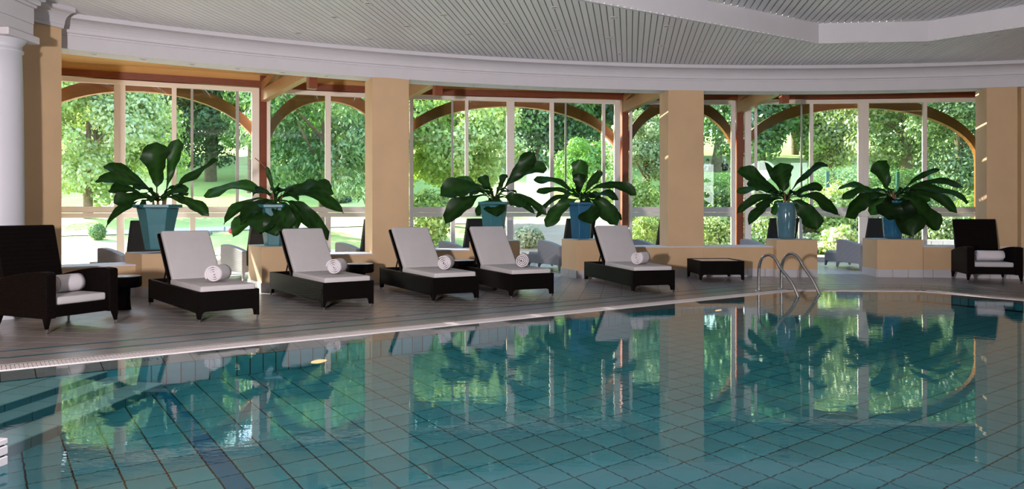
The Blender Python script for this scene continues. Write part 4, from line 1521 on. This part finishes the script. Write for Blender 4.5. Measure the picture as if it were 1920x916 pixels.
FR = (0, -1, 0.15)
potted_plant(296, 12.10, 383, 78, 467, 40, 'square', M['glaze'], 'big leafy plant in a wide teal pot, leftmost of the six', [
    (293, 266, 50, 0.0, 0.10, FR, 0.9), (334, 260, 32, 0.1, 0.02, (0.3, -1, 0.1), 1.5), (177, 340, 30, -0.1, 0.30), (193, 311, 24, 0.15, 0.22), (204, 357, 26, 0.0, 0.25), (213, 381, 30, -0.2, 0.22),
    (198, 425, 24, -0.25, 0.36), (409, 301, 32, 0.0, 0.06), (392, 404, 26, -0.15, 0.30), (354, 352, 22, 0.25, 0.10, FR, 1.6), (262, 392, 20, -0.3, 0.35)], 1, turn=0.35)
potted_plant(515, 12.95, 383, 62, 461, 34, 'square', M['glaze'], 'spreading plant hiding its teal pot, second from the left', [
    (385, 371, 36, 0.0, 0.34, (0, -0.9, 0.6), 1.7), (419, 420, 26, -0.1, 0.40), (438, 444, 32, 0.0, 0.36, FR, 2.0), (450, 420, 36, -0.2, 0.36), (489, 439, 54, -0.3, 0.34, FR), (515, 441, 46, -0.3, 0.30, FR), (540, 430, 40, -0.35, 0.32, FR),
    (622, 352, 30, 0.1, 0.24), (626, 363, 24, -0.1, 0.20), (644, 399, 28, 0.0, 0.34), (614, 451, 32, -0.15, 0.38), (557, 432, 32, -0.2, 0.34), (590, 430, 30, -0.1, 0.34), (500, 312, 10, 0.0, 0.0, FR, 1.2), (600, 345, 24, 0.3, 0.2)], 2, stems=[[(512, 378), (511, 345), (506, 322), (488, 304), (478, 296)]], turn=0.2)
potted_plant(926, 14.65, 378, 56, 449, 34, 'square', M['glaze'], 'leafy plant in a teal pot above the fourth lounger', [
    (825, 367, 42, -0.1, 0.34), (849, 341, 22, 0.2, 0.34, (0, -0.6, 0.8), 1.8), (834, 420, 42, -0.2, 0.42), (893, 404, 20, 0.1, 0.3), (949, 326, 18, 0.0, 0.1), (1002, 286, 32, 0.0, 0.05, FR), (1026, 315, 30, 0.15, 0.30),
    (931, 406, 44, -0.35, 0.34, FR), (984, 389, 34, -0.2, 0.30), (1003, 401, 16, 0.0, 0.34), (1024, 403, 20, 0.2, 0.36), (900, 330, 22, 0.2, 0.15)], 3, turn=0.3)
potted_plant(1090, 15.20, 379, 52, 447, 33, 'square', M['glazeblue'], 'leafy plant in a tapered blue pot above the rightmost lounger', [
    (1001, 338, 22, 0.0, 0.26, (0, -0.6, 0.8)), (1006, 360, 20, -0.1, 0.20), (1005, 407, 15, 0.1, 0.44), (1024, 425, 30, -0.15, 0.36, FR, 1.4), (1089, 299, 34, 0.1, 0.02, FR, 2.2), (1085, 324, 26, -0.1, 0.05, FR), (1128, 320, 18, 0.1, 0.05),
    (1193, 365, 24, 0.0, 0.42), (1160, 373, 28, -0.1, 0.24), (1111, 420, 46, -0.35, 0.34, FR), (1157, 423, 40, -0.2, 0.40, FR, 1.2), (1164, 413, 22, 0.1, 0.40)], 4, turn=0.25)
potted_plant(1474, 15.72, 379, 35, 446, 28, 'round', M['glazegrey'], 'rosette plant in a slim round slate pot behind the ladder', [
    (1382, 322, 32, 0.0, 0.20), (1381, 360, 22, 0.1, 0.24, (0, -0.6, 0.8), 1.5), (1382, 400, 18, 0.0, 0.38), (1404, 422, 20, -0.15, 0.38), (1434, 303, 15, 0.1, 0.04), (1462, 305, 42, 0.0, 0.04, FR), (1552, 309, 22, 0.1, 0.26), (1400, 345, 24, 0.3, 0.2),
    (1544, 352, 18, 0.2, 0.20), (1573, 404, 30, -0.1, 0.36), (1533, 430, 42, -0.3, 0.36, FR), (1449, 402, 26, 0.2, 0.3, FR, 2.0), (1420, 395, 22, -0.1, 0.34)], 5)
potted_plant(1674, 15.70, 376, 38, 446, 30, 'round', M['glazeround'], 'rosette plant in a round blue pot, rightmost of the six', [
    (1645, 301, 38, 0.0, 0.03, FR), (1571, 353, 24, 0.15, 0.20, (0, -0.7, 0.7), 1.6), (1579, 371, 28, 0.0, 0.26, (0, -0.7, 0.7), 1.5), (1584, 407, 38, -0.15, 0.34, FR), (1632, 403, 26, 0.1, 0.34, FR, 2.0), (1666, 413, 54, -0.35, 0.36, FR, 0.6), (1712, 442, 56, -0.3, 0.40, FR, 0.7), (1690, 415, 50, -0.4, 0.36, FR, 0.6),
    (1756, 432, 44, -0.15, 0.38, FR, 0.8), (1762, 319, 14, 0.1, 0.22), (1806, 351, 14, 0.1, 0.28), (1813, 382, 30, 0.0, 0.34), (1795, 399, 20, -0.15, 0.40), (1745, 375, 26, 0.2, 0.2, FR, 1.2)], 6)

# ------------------------------------------------------------------ garden
def tz(x, y):
    return max(0.0, y - 23.5) * 0.135 - 0.02

def drape(name, m, x0, x1, y0, y1, nx, ny, lift=0.0, warp=None):
    mb = MB()
    vs, fs = [], []
    for j in range(ny + 1):
        for i in range(nx + 1):
            u, v = i / nx, j / ny
            x = x0 + (x1 - x0) * u; y = y0 + (y1 - y0) * v
            if warp: x, y = warp(u, v)
            vs.append((x, y, tz(x, y) + lift))
    for j in range(ny):
        for i in range(nx):
            a = j * (nx + 1) + i
            fs.append((a, a + 1, a + nx + 2, a + nx + 1))
    mb.add(vs, fs, 0, True)
    return mb.build(name, m)
tag(drape('lawn', M['lawn'], -75, 75, 15.0, 120, 30, 60), 'sunlit grass lawn rising behind the windows', kind='structure')
def strip(name, pts, wd, m, label, lift=0.03):
    P = [Vector(p) for p in pts]
    vs, fs = [], []
    N = 24
    tot = len(P) - 1
    for i in range(N + 1):
        f = i / N * tot; k = min(int(f), tot - 1); u = f - k
        c = P[k] * (1 - u) + P[k + 1] * u
        d = (P[min(k + 1, tot)] - P[k]).normalized(); nn = Vector((-d.y, d.x))
        for s in (-1, 0, 1):
            q = c + nn * wd / 2 * s
            vs.append((q.x, q.y, tz(q.x, q.y) + lift))
    for i in range(N):
        for s in (0, 1):
            a = i * 3 + s
            fs.append((a, a + 1, a + 4, a + 3))
    o = MB().add(vs, fs, 0, True).build(name, m)
    return tag(o, label, kind='structure')
strip('path', [(-22, 26.2), (-14, 27.4), (-9, 28.6), (-4, 29.6), (0, 30.2)], 1.0, M['pave'], 'pale garden path crossing the lawn')
strip('path', [(-13, 21.0), (-9.5, 22.6), (-6, 23.6), (-2, 24.6)], 0.8, M['pave'], 'pale garden path close to the left window')
tag(drape('terrace', M['gravel'], -24, -10.0, 16.0, 25.6, 8, 12, 0.035), 'pale gravel terrace outside the left window', kind='structure')
tag(drape('terrace', M['gravel'], -0.5, 6.0, 20.6, 30.5, 8, 12, 0.035), 'pale gravel terrace outside the middle window', kind='structure')
tag(drape('terrace', M['pave'], 6.0, 12.5, 20.6, 22.4, 8, 4, 0.035), 'pale paving outside the right window', kind='structure')

def crown_mesh(name, blobs, nl, size, asp, cols, seed, droop=0.35, shell=0.72):
    """leaf quads scattered through a set of ellipsoid clumps; blobs: (x, y, z, rx, ry, rz)"""
    rng = np.random.default_rng(seed)
    B = np.array(blobs, dtype=float)
    vol = B[:, 3] * B[:, 4] + B[:, 4] * B[:, 5] + B[:, 3] * B[:, 5]
    idx = rng.choice(len(B), nl, p=vol / vol.sum())
    d = rng.normal(size=(nl, 3)); d /= np.linalg.norm(d, axis=1, keepdims=True)
    r = shell + (1 - shell) * rng.random((nl, 1)) ** 0.7
    r += 0.10 * rng.normal(size=(nl, 1))
    c = B[idx, :3] + d * r * B[idx, 3:6]
    nrm = d + rng.normal(scale=0.55, size=(nl, 3)); nrm[:, 2] += 0.35
    nrm /= np.linalg.norm(nrm, axis=1, keepdims=True)
    u = rng.normal(size=(nl, 3)); u[:, 2] -= droop * 2
    u -= (u * nrm).sum(1, keepdims=True) * nrm
    u /= np.linalg.norm(u, axis=1, keepdims=True)
    v = np.cross(nrm, u)
    ln = size * (0.65 + 0.7 * rng.random((nl, 1)))
    wd = ln * asp
    V = np.stack([c - u * ln / 2, c + v * wd / 2 - u * ln * 0.05, c + u * ln / 2, c - v * wd / 2 - u * ln * 0.05], 1).reshape(-1, 3)
    me = bpy.data.meshes.new(name)
    me.vertices.add(nl * 4); me.loops.add(nl * 4); me.polygons.add(nl)
    me.vertices.foreach_set('co', V.astype(np.float32).ravel())
    me.loops.foreach_set('vertex_index', np.arange(nl * 4, dtype=np.int32))
    me.polygons.foreach_set('loop_start', np.arange(0, nl * 4, 4, dtype=np.int32))
    try: me.polygons.foreach_set('loop_total', np.full(nl, 4, dtype=np.int32))
    except Exception: pass
    me.update(calc_edges=True)
    cols = np.array(cols) * 0.88 + np.array((0.060, 0.055, 0.040)) * min(1.0, float(np.mean(cols)) / 0.16)
    bc = rng.integers(0, len(cols), len(B))
    pick = np.where(rng.random(nl) < 0.7, bc[idx], rng.integers(0, len(cols), nl))
    tint = cols[pick] * (0.75 + 0.5 * rng.random((nl, 1)))
    tint = np.repeat(np.concatenate([tint, np.ones((nl, 1))], 1), 4, 0)
    a = me.color_attributes.new('tint', 'FLOAT_COLOR', 'POINT')
    a.data.foreach_set('color', tint.astype(np.float32).ravel())
    me.materials.append(M['leaf'])
    return me

def clumps(n, R, H, z0, seed, frac=0.38, flat=0.8):
    rng = random.Random(seed)
    out = []
    for i in range(n):
        q = rng.uniform(0, 2 * PI); v = rng.uniform(-1, 1); s = math.sqrt(1 - v * v)
        rr = rng.uniform(0.45, 0.85)
        rad = R * frac * rng.uniform(0.7, 1.25)
        out.append((R * rr * s * math.cos(q), R * rr * s * math.sin(q), z0 + H / 2 + H / 2 * rr * v, rad, rad, rad * flat))
    return out

def tree(name, px, Y, R, z_lo, z_hi, label, cols, seed, nl=9000, size=0.26, asp=0.6, nb=26, trunk=True, frac=0.38, flat=0.8, group=None, cat='tree', lean=0.0, tr=0.16, droop=0.35):
    x = (px - CX) / F * Y
    g = tz(x, Y)
    t = empty(name, (x, Y, g))
    tag(t, label, cat, group)
    me = crown_mesh('foliage', clumps(nb, R, z_hi - z_lo, z_lo - g, seed, frac, flat), int(nl * 1.7), size * 0.74, asp, cols, seed, droop)
    o = bpy.data.objects.new('foliage', me); COL.objects.link(o); o.parent = t
    o['kind'] = 'stuff'
    if trunk:
        rng = random.Random(seed)
        top = z_lo - g + (z_hi - z_lo) * 0.55
        mb = MB()
        mb.tube([(0, 0, -0.2), (lean * 0.3, 0.0, top * 0.35), (lean * 0.8, 0.05, top * 0.7), (lean, 0, top)], [tr * 1.25, tr, tr * 0.8, tr * 0.4], 12)
        for k in range(5):
            q = rng.uniform(0, 2 * PI); z = top * rng.uniform(0.5, 0.9)
            mb.tube([(lean * 0.7, 0, z), (lean * 0.7 + 0.5 * R * math.cos(q), 0.5 * R * math.sin(q), z + 0.3 * R), (lean * 0.7 + 0.8 * R * math.cos(q), 0.8 * R * math.sin(q), z + 0.5 * R)], [tr * 0.45, tr * 0.28, tr * 0.1], 7)
        mb.build('trunk', M['bark'], t)
    return t

def zz(py, Y): return HC - (py - HY) * Y / F
G_LIGHT = [(0.20, 0.34, 0.08), (0.30, 0.42, 0.14), (0.14, 0.28, 0.07), (0.34, 0.44, 0.22)]
G_MID = [(0.10, 0.24, 0.06), (0.14, 0.30, 0.07), (0.08, 0.20, 0.06)]
G_DARK = [(0.03, 0.09, 0.05), (0.04, 0.12, 0.06), (0.025, 0.075, 0.045)]
G_YEL = [(0.36, 0.46, 0.10), (0.30, 0.42, 0.10), (0.42, 0.50, 0.18), (0.22, 0.36, 0.08)]
G_CHES = [(0.07, 0.20, 0.06), (0.10, 0.26, 0.08), (0.06, 0.16, 0.05), (0.16, 0.32, 0.10)]
G_SILV = [(0.40, 0.46, 0.30), (0.30, 0.38, 0.22), (0.50, 0.52, 0.38), (0.18, 0.28, 0.12)]
G_OLIVE = [(0.16, 0.24, 0.08), (0.24, 0.32, 0.12), (0.10, 0.17, 0.06)]
tree('garden_tree', 165, 31, 3.4, zz(425, 31), 8.4, 'large pale leafed tree filling the leftmost window', G_LIGHT, 11, 16000, 0.24, 0.62, 44, frac=0.30)
tree('cedar_tree', 395, 46, 5.0, zz(345, 46), 14.0, 'dark blue green cedar behind the left sliding pane', G_DARK, 12, 18000, 0.42, 0.35, 64, frac=0.34, flat=0.35, tr=0.3)
tree('chestnut_tree', 606, 27, 3.0, zz(412, 27), 7.3, 'horse chestnut with big leaves left of the first square column', G_CHES, 13, 13000, 0.26, 0.42, 46, frac=0.30, droop=0.9)
tree('lime_tree', 838, 29, 2.7, zz(385, 29), 6.6, 'bright yellow green tree in the middle window', G_YEL, 14, 12000, 0.24, 0.6, 40, frac=0.30)
tree('garden_tree', 1010, 52, 4.6, zz(312, 52), 13.0, 'dark tree beyond the lawn in the middle window', G_DARK + G_MID, 15, 9000, 0.38, 0.6, 34)
tree('garden_tree', 1090, 38, 1.6, zz(360, 38), zz(255, 38), 'round bright green small tree right of centre', [(0.20, 0.40, 0.08), (0.26, 0.46, 0.10)], 16, 6000, 0.22, 0.6, 20)
tree('silver_shrub', 1212, 29, 1.3, zz(350, 29), zz(190, 29), 'tall silvery shrub left of the second square column', G_SILV, 17, 7000, 0.16, 0.5, 26, cat='shrub', frac=0.33)
tree('garden_tree', 1340, 52.5, 4.0, zz(262, 52), 14.0, 'dark tree with a leaning trunk right of the second column', G_DARK + G_MID, 18, 8000, 0.34, 0.6, 34, lean=1.2, tr=0.30)
tree('garden_tree', 1430, 40, 2.8, zz(330, 40), 11.0, 'dark tree at the left of the right window', G_DARK + G_MID, 19, 8000, 0.32, 0.6, 30)
tree('lime_tree', 1560, 40, 2.4, zz(330, 40), 9.5, 'yellow green tree in the middle of the right window', G_YEL + G_OLIVE, 20, 9000, 0.26, 0.6, 34, frac=0.30)
tree('garden_tree', 1700, 35, 3.2, zz(320, 35), 10.0, 'olive green tree with a pale trunk in the right window', G_OLIVE, 21, 11000, 0.26, 0.6, 38, tr=0.25)
tree('cypress_tree', 1800, 29, 2.0, zz(378, 29), 8.0, 'dense dark tree at the right end of the right window', G_DARK + G_OLIVE, 22, 10000, 0.20, 0.5, 40, frac=0.32)
tree('garden_tree', 470, 40, 1.6, zz(330, 40), 10.0, 'thin mid green tree beside the left timber post', G_MID, 23, 5000, 0.26, 0.6, 24)

def bush(name, px, Y, R, py_top, label, cols, seed, nl=2500, size=0.10, asp=0.6, group=None, flower=None, ball=False):
    x = (px - CX) / F * Y
    g = tz(x, Y)
    zt = zz(py_top, Y)
    H = max(0.25, zt - g)
    t = empty(name, (x, Y, g))
    tag(t, label, 'bush', group)
    me = crown_mesh('foliage', [(0, 0, H * 0.5, R * 0.92, R * 0.92, H * 0.5)] + ([] if ball else clumps(14, R, H, 0.02, seed, 0.42, 0.9)), nl, size, asp, cols, seed)
    o = bpy.data.objects.new('foliage', me); COL.objects.link(o); o.parent = t; o['kind'] = 'stuff'
    MB().tube([(0, 0, -0.1), (0.02, 0, H * 0.4), (0, 0.02, H * 0.7)], [0.05, 0.04, 0.02], 7).build('trunk', M['bark'], t)
    if flower:
        rng = random.Random(seed)
        for k in range(16):
            q = rng.uniform(0, 2 * PI); v = rng.uniform(0.1, 0.95); s = math.sqrt(1 - v * v)
            me = crown_mesh('flower_head', [(0, 0, 0, 0.10, 0.10, 0.08)], 90, 0.06, 0.9, flower, seed + k)
            o = bpy.data.objects.new('flower_head', me); COL.objects.link(o); o.parent = t
            o.location = (R * s * math.cos(q), R * s * math.sin(q), H * (0.25 + 0.78 * v))
    return t
bush('clipped_bush', 183, 26.0, 0.29, 419, 'small round clipped bush on the gravel terrace', [(0.10, 0.26, 0.06), (0.16, 0.32, 0.08)], 31, 2600, 0.06, ball=True)
bush('laurel_bush', 800, 24.5, 0.9, 350, 'mid green bush in the lower middle window', G_YEL, 32, 3000, 0.14)
bush('garden_bush', 1150, 33, 1.3, 320, 'pale green bush left of the middle timber post', G_LIGHT, 33, 3500, 0.14)
bush('garden_bush', 1205, 25.5, 0.9, 335, 'sunny yellow green bush below the silvery shrub', G_YEL + G_LIGHT, 34, 3500, 0.12)
bush('fern_bush', 1212, 22.3, 0.45, 402, 'yellow green fern behind the second column armchair', [(0.34, 0.48, 0.08), (0.26, 0.42, 0.08)], 35, 2500, 0.12, 0.25)
bush('garden_bush', 1345, 23.0, 0.75, 398, 'variegated bush right of the second square column', [(0.34, 0.46, 0.12), (0.46, 0.50, 0.26), (0.18, 0.32, 0.08)], 36, 4000, 0.10)
bush('hydrangea_bush', 1572, 22.6, 0.55, 425, 'white flowering bush in the right passage', [(0.26, 0.42, 0.10), (0.36, 0.46, 0.16)], 37, 3000, 0.12, flower=[(0.85, 0.85, 0.78)])
bush('hydrangea_bush', 1530, 23.4, 0.5, 440, 'white flowering bush left of the passage', [(0.26, 0.42, 0.10), (0.36, 0.46, 0.16)], 38, 2600, 0.12, flower=[(0.85, 0.85, 0.78)])
bush('garden_bush', 1560, 27.0, 1.1, 348, 'sunlit yellow bush below the clipped hedge', G_YEL, 39, 4000, 0.13)
bush('garden_bush', 1450, 24.0, 0.9, 395, 'green bush behind the slate pot', G_MID + G_YEL, 40, 3000, 0.12)
bush('garden_bush', 1770, 22.2, 0.85, 384, 'dark green bush by the far right sill', G_OLIVE + G_MID, 41, 4500, 0.10)
bush('garden_bush', 1690, 23.0, 0.9, 392, 'dark bush behind the round blue pot', G_OLIVE + G_DARK, 42, 3500, 0.11)
bush('lily_bush', 1815, 23.5, 0.5, 358, 'bright leaved plant at the right window end', G_YEL, 43, 1600, 0.20, 0.3)
bush('garden_bush', 640, 36, 0.5, 380, 'low dark bush under the chestnut', G_DARK, 44, 1500, 0.12)
bush('garden_bush', 990, 24.5, 0.5, 425, 'pale dry bush on the middle terrace', G_SILV, 45, 2000, 0.10)

def hedge(name, x0, x1, Y, y_lo, y_hi, dpt, label, cols, seed, nl=6000, size=0.09):
    a = (x0 - CX) / F * Y; b = (x1 - CX) / F * Y
    z0 = tz((a + b) / 2, Y); z1 = zz(y_hi, Y)
    rng = np.random.default_rng(seed)
    t = empty(name, ((a + b) / 2, Y, z0))
    tag(t, label, 'hedge')
    hx, hy, H = (b - a) / 2, dpt / 2, z1 - z0
    me = crown_mesh('foliage', [(hx * (2 * (i + 0.5) / 14 - 1), hy * (rng.random() - 0.5), H * f, hx / 9, hy, H * 0.22) for i in range(14) for f in (0.2, 0.5, 0.78)], nl, size, 0.6, cols, seed, shell=0.6)
    o = bpy.data.objects.new('foliage', me); COL.objects.link(o); o.parent = t; o['kind'] = 'stuff'
    MB().box(-hx * 0.95, hx * 0.95, -hy * 0.25, hy * 0.25, 0, H * 0.5).build('branch_core', M['bark'], t)
    return t
hedge('clipped_hedge', 1300, 1392, 34, 352, 322, 0.8, 'clipped green hedge seen right of the second column', G_MID, 51, 5000, 0.09)
hedge('leafy_hedge', 1290, 1392, 26.5, 400, 348, 0.9, 'pale leafy hedge in front of the clipped hedge', G_LIGHT + G_OLIVE, 52, 6000, 0.11)
hedge('tall_hedge', 1505, 1870, 33, 385, 312, 1.0, 'long clipped hedge across the right window', G_MID, 53, 11000, 0.11)
hedge('low_hedge', 1400, 1850, 27.5, 400, 366, 0.8, 'low dark hedge below the right window trees', G_OLIVE + G_DARK, 54, 8000, 0.11)
for i, px in enumerate((1551, 1620, 1683, 1740)):
    x = (px - CX) / F * 31.8
    g = tz(x, 31.8)
    MBp = MB().box(-0.06, 0.06, -0.06, 0.06, 0, zz(322, 31.8) - g).build('fence_post', M['fence'])
    MBp.location = (x, 31.8, g)
    tag(MBp, 'slim dark teal fence post before the clipped hedge, %s from the left' % ORD[i], 'fence post', 'teal fence posts by the hedge')
for i, px in enumerate((1690, 1712, 1733, 1755, 1776, 1797)):
    x = (px - CX) / F * 21.4
    o = MB().box(-0.16, 0.16, -0.12, 0.12, 0.0, 0.50).build('border_stone', M['stone'], bevel=0.03)
    o.location = (x, 21.45, 0)
    tag(o, '%s grey border stone from the left outside the far right window' % ORD[i], 'stone', 'grey stones edging the planting')

# trees far behind, each its own object
FARV = []
for k in range(3):
    t = empty('background_tree')
    blobs = clumps(40, 4.2, 15, 0.6, 70 + k, 0.36, 0.9)
    me = crown_mesh('foliage', blobs, 7000, 0.62, 0.6, (G_DARK + G_MID if k != 1 else G_DARK), 70 + k)
    o = bpy.data.objects.new('foliage', me); COL.objects.link(o); o.parent = t; o['kind'] = 'stuff'
    MB().tube([(0, 0, -0.3), (0, 0, 5), (0.2, 0, 9)], [0.35, 0.28, 0.1], 9).build('trunk', M['bark'], t)
    FARV.append(t)
rng = random.Random(5)
cnt = 0
for row, (Y, n_) in enumerate(((60, 17), (70, 19))):
    for i in range(n_):
        x = -62 + 118 * (i + 0.5 * row) / (n_ - 1) + rng.uniform(-1.2, 1.2)
        y = Y + rng.uniform(-2.5, 2.5)
        o = FARV[cnt] if cnt < 3 else copy_tree(FARV[cnt % 3])
        cnt += 1
        o.location = (x, y, tz(x, y) - 0.3)
        o.rotation_euler = (0, 0, rng.uniform(0, 6.28))
        s = rng.uniform(0.9, 1.25)
        o.scale = (s, s, s * rng.uniform(0.9, 1.15))
        tag(o, 'dark tree in the dense tree line far behind the lawn', 'tree', 'background trees behind the garden')

# ------------------------------------------------------------------ people far out in the garden
def person(x, y, rz, pose, shirt, trousers, label, hair=None):
    if pose == 'sit':
        J = {'pel': (0, 0, 0.13, 0.14), 'ch': (0, -0.05, 0.42, 0.15), 'nk': (0, -0.03, 0.60, 0.06), 'hd': (0, 0.02, 0.74, 0.10), 'ht': (0, 0.02, 0.82, 0.075),
             'hl': (-0.11, 0.05, 0.12, 0.10), 'kl': (-0.14, 0.40, 0.36, 0.07), 'fl': (-0.13, 0.66, 0.05, 0.05), 'tl': (-0.13, 0.80, 0.04, 0.035),
             'hr': (0.11, 0.05, 0.12, 0.10), 'kr': (0.14, 0.42, 0.33, 0.07), 'fr': (0.13, 0.70, 0.05, 0.05), 'tr': (0.13, 0.83, 0.04, 0.035),
             'sl': (-0.20, -0.04, 0.53, 0.07), 'el': (-0.25, 0.12, 0.34, 0.05), 'wl': (-0.16, 0.34, 0.36, 0.035), 'dl': (-0.13, 0.42, 0.37, 0.04),
             'sr': (0.20, -0.04, 0.53, 0.07), 'er': (0.26, 0.10, 0.33, 0.05), 'wr': (0.17, 0.34, 0.34, 0.035), 'dr': (0.13, 0.42, 0.35, 0.04)}
    else:   # lying on the front, propped on the elbows
        J = {'pel': (0, 0, 0.12, 0.14), 'ch': (0, 0.36, 0.24, 0.15), 'nk': (0, 0.52, 0.34, 0.06), 'hd': (0, 0.62, 0.42, 0.10), 'ht': (0, 0.66, 0.50, 0.075),
             'hl': (-0.10, -0.06, 0.11, 0.10), 'kl': (-0.12, -0.48, 0.08, 0.07), 'fl': (-0.13, -0.88, 0.06, 0.05), 'tl': (-0.13, -1.0, 0.04, 0.035),
             'hr': (0.10, -0.06, 0.11, 0.10), 'kr': (0.12, -0.48, 0.08, 0.07), 'fr': (0.14, -0.86, 0.08, 0.05), 'tr': (0.14, -0.98, 0.05, 0.035),
             'sl': (-0.20, 0.42, 0.28, 0.07), 'el': (-0.24, 0.50, 0.06, 0.05), 'wl': (-0.14, 0.72, 0.06, 0.035), 'dl': (-0.10, 0.80, 0.05, 0.04),
             'sr': (0.20, 0.42, 0.28, 0.07), 'er': (0.24, 0.50, 0.06, 0.05), 'wr': (0.14, 0.72, 0.06, 0.035), 'dr': (0.10, 0.80, 0.05, 0.04)}
    E_ = [('pel', 'ch'), ('ch', 'nk'), ('nk', 'hd'), ('hd', 'ht'), ('pel', 'hl'), ('hl', 'kl'), ('kl', 'fl'), ('fl', 'tl'), ('pel', 'hr'), ('hr', 'kr'), ('kr', 'fr'), ('fr', 'tr'), ('ch', 'sl'), ('sl', 'el'), ('el', 'wl'), ('wl', 'dl'), ('ch', 'sr'), ('sr', 'er'), ('er', 'wr'), ('wr', 'dr')]
    names = list(J)
    me = bpy.data.meshes.new('person')
    me.from_pydata([J[k][:3] for k in names], [(names.index(a), names.index(b)) for a, b in E_], [])
    o = bpy.data.objects.new('person', me); COL.objects.link(o)
    sk = o.modifiers.new('skin', 'SKIN')
    for i, k in enumerate(names):
        me.skin_vertices[0].data[i].radius = (J[k][3], J[k][3])
    me.skin_vertices[0].data[0].use_root = True
    sb = o.modifiers.new('sub', 'SUBSURF'); sb.levels = 1; sb.render_levels = 1
    dg = bpy.context.evaluated_depsgraph_get()
    me2 = bpy.data.meshes.new_from_object(o.evaluated_get(dg))
    o.modifiers.clear(); o.data = me2
    me2.materials.clear()
    for m in (shirt, trousers, M['skin']): me2.materials.append(m)
    hd = Vector(J['hd'][:3])
    for p in me2.polygons:
        best = min(names, key=lambda k: (Vector(J[k][:3]) - p.center).length)
        p.material_index = 2 if best in ('hd', 'ht', 'nk', 'dl', 'dr', 'wl', 'wr', 'tl', 'tr') else (1 if best[0] in 'hkf' or best == 'pel' else 0)
        p.use_smooth = True
    g = tz(x, y)
    o.location = (x, y, g)
    o.rotation_euler = (0, 0, rz)
    tag(o, label, 'person')
    hm = MB().lathe([(0.0, 0.125), (0.06, 0.11), (0.10, 0.06), (0.112, 0.0), (0.10, -0.05)], 14, (hd.x, hd.y - 0.02, hd.z + 0.02))
    hm.build('hair', hair or M['hair'], o)
    for sx in (-1, 1):
        MB().lathe([(0.0, 0.008), (0.008, 0.0), (0.0, -0.008)], 8, (hd.x + sx * 0.035, hd.y + 0.098, hd.z + 0.02)).build('eye', M['hair'], o)
    MB().lathe([(0.0, 0.03), (0.012, -0.01), (0.0, -0.02)], 8, (hd.x, hd.y + 0.105, hd.z - 0.005)).build('nose', M['skin'], o)
    MB().box(-0.025, 0.025, 0.0, 0.01, -0.004, 0.004, Matrix.Translation((hd.x, hd.y + 0.09, hd.z - 0.045))).build('mouth', M['stem'], o)
    return o
def gp(px, Y): return ((px - CX) / F * Y, Y)
person(*gp(1327, 53), 2.6, 'sit', M['shirtw'], M['shirtw'], 'person in white sitting on the grass under the leaning tree')
person(*gp(1358, 53), -2.9, 'sit', M['shirtd'], M['shirtd'], 'person in dark clothes sitting right of the person in white', M['shirtw'])
tp = gp(420, 27.0)
tr_ = empty('grass_trimmer', (tp[0], tp[1], tz(*tp)), 0.25)
tag(tr_, 'red garden trimmer with a long shaft lying on the lawn', 'tool')
MB().tube([(-0.45, 0, 0.06), (0.25, 0, 0.16)], 0.022, 8).build('shaft', M['stone'], tr_)
MB().lathe([(0.0, 0.0), (0.09, 0.02), (0.11, 0.06), (0.07, 0.12), (0.0, 0.14)], 14, (-0.48, 0, 0.0)).build('cutting_head', M['jeans'], tr_)
MB().lathe([(0.0, -0.13), (0.08, -0.11), (0.11, 0.0), (0.09, 0.11), (0.0, 0.14)], 14, M=Matrix.Translation((0.28, 0, 0.14)) @ Matrix.Rotation(PI / 2, 4, 'Y')).build('motor_housing', M['shirtr'], tr_)
MB().tube([(0.02, -0.16, 0.10), (0.02, -0.16, 0.22), (0.02, 0, 0.28), (0.02, 0.16, 0.22), (0.02, 0.16, 0.10)], 0.014, 8).build('loop_handle', M['jeans'], tr_)
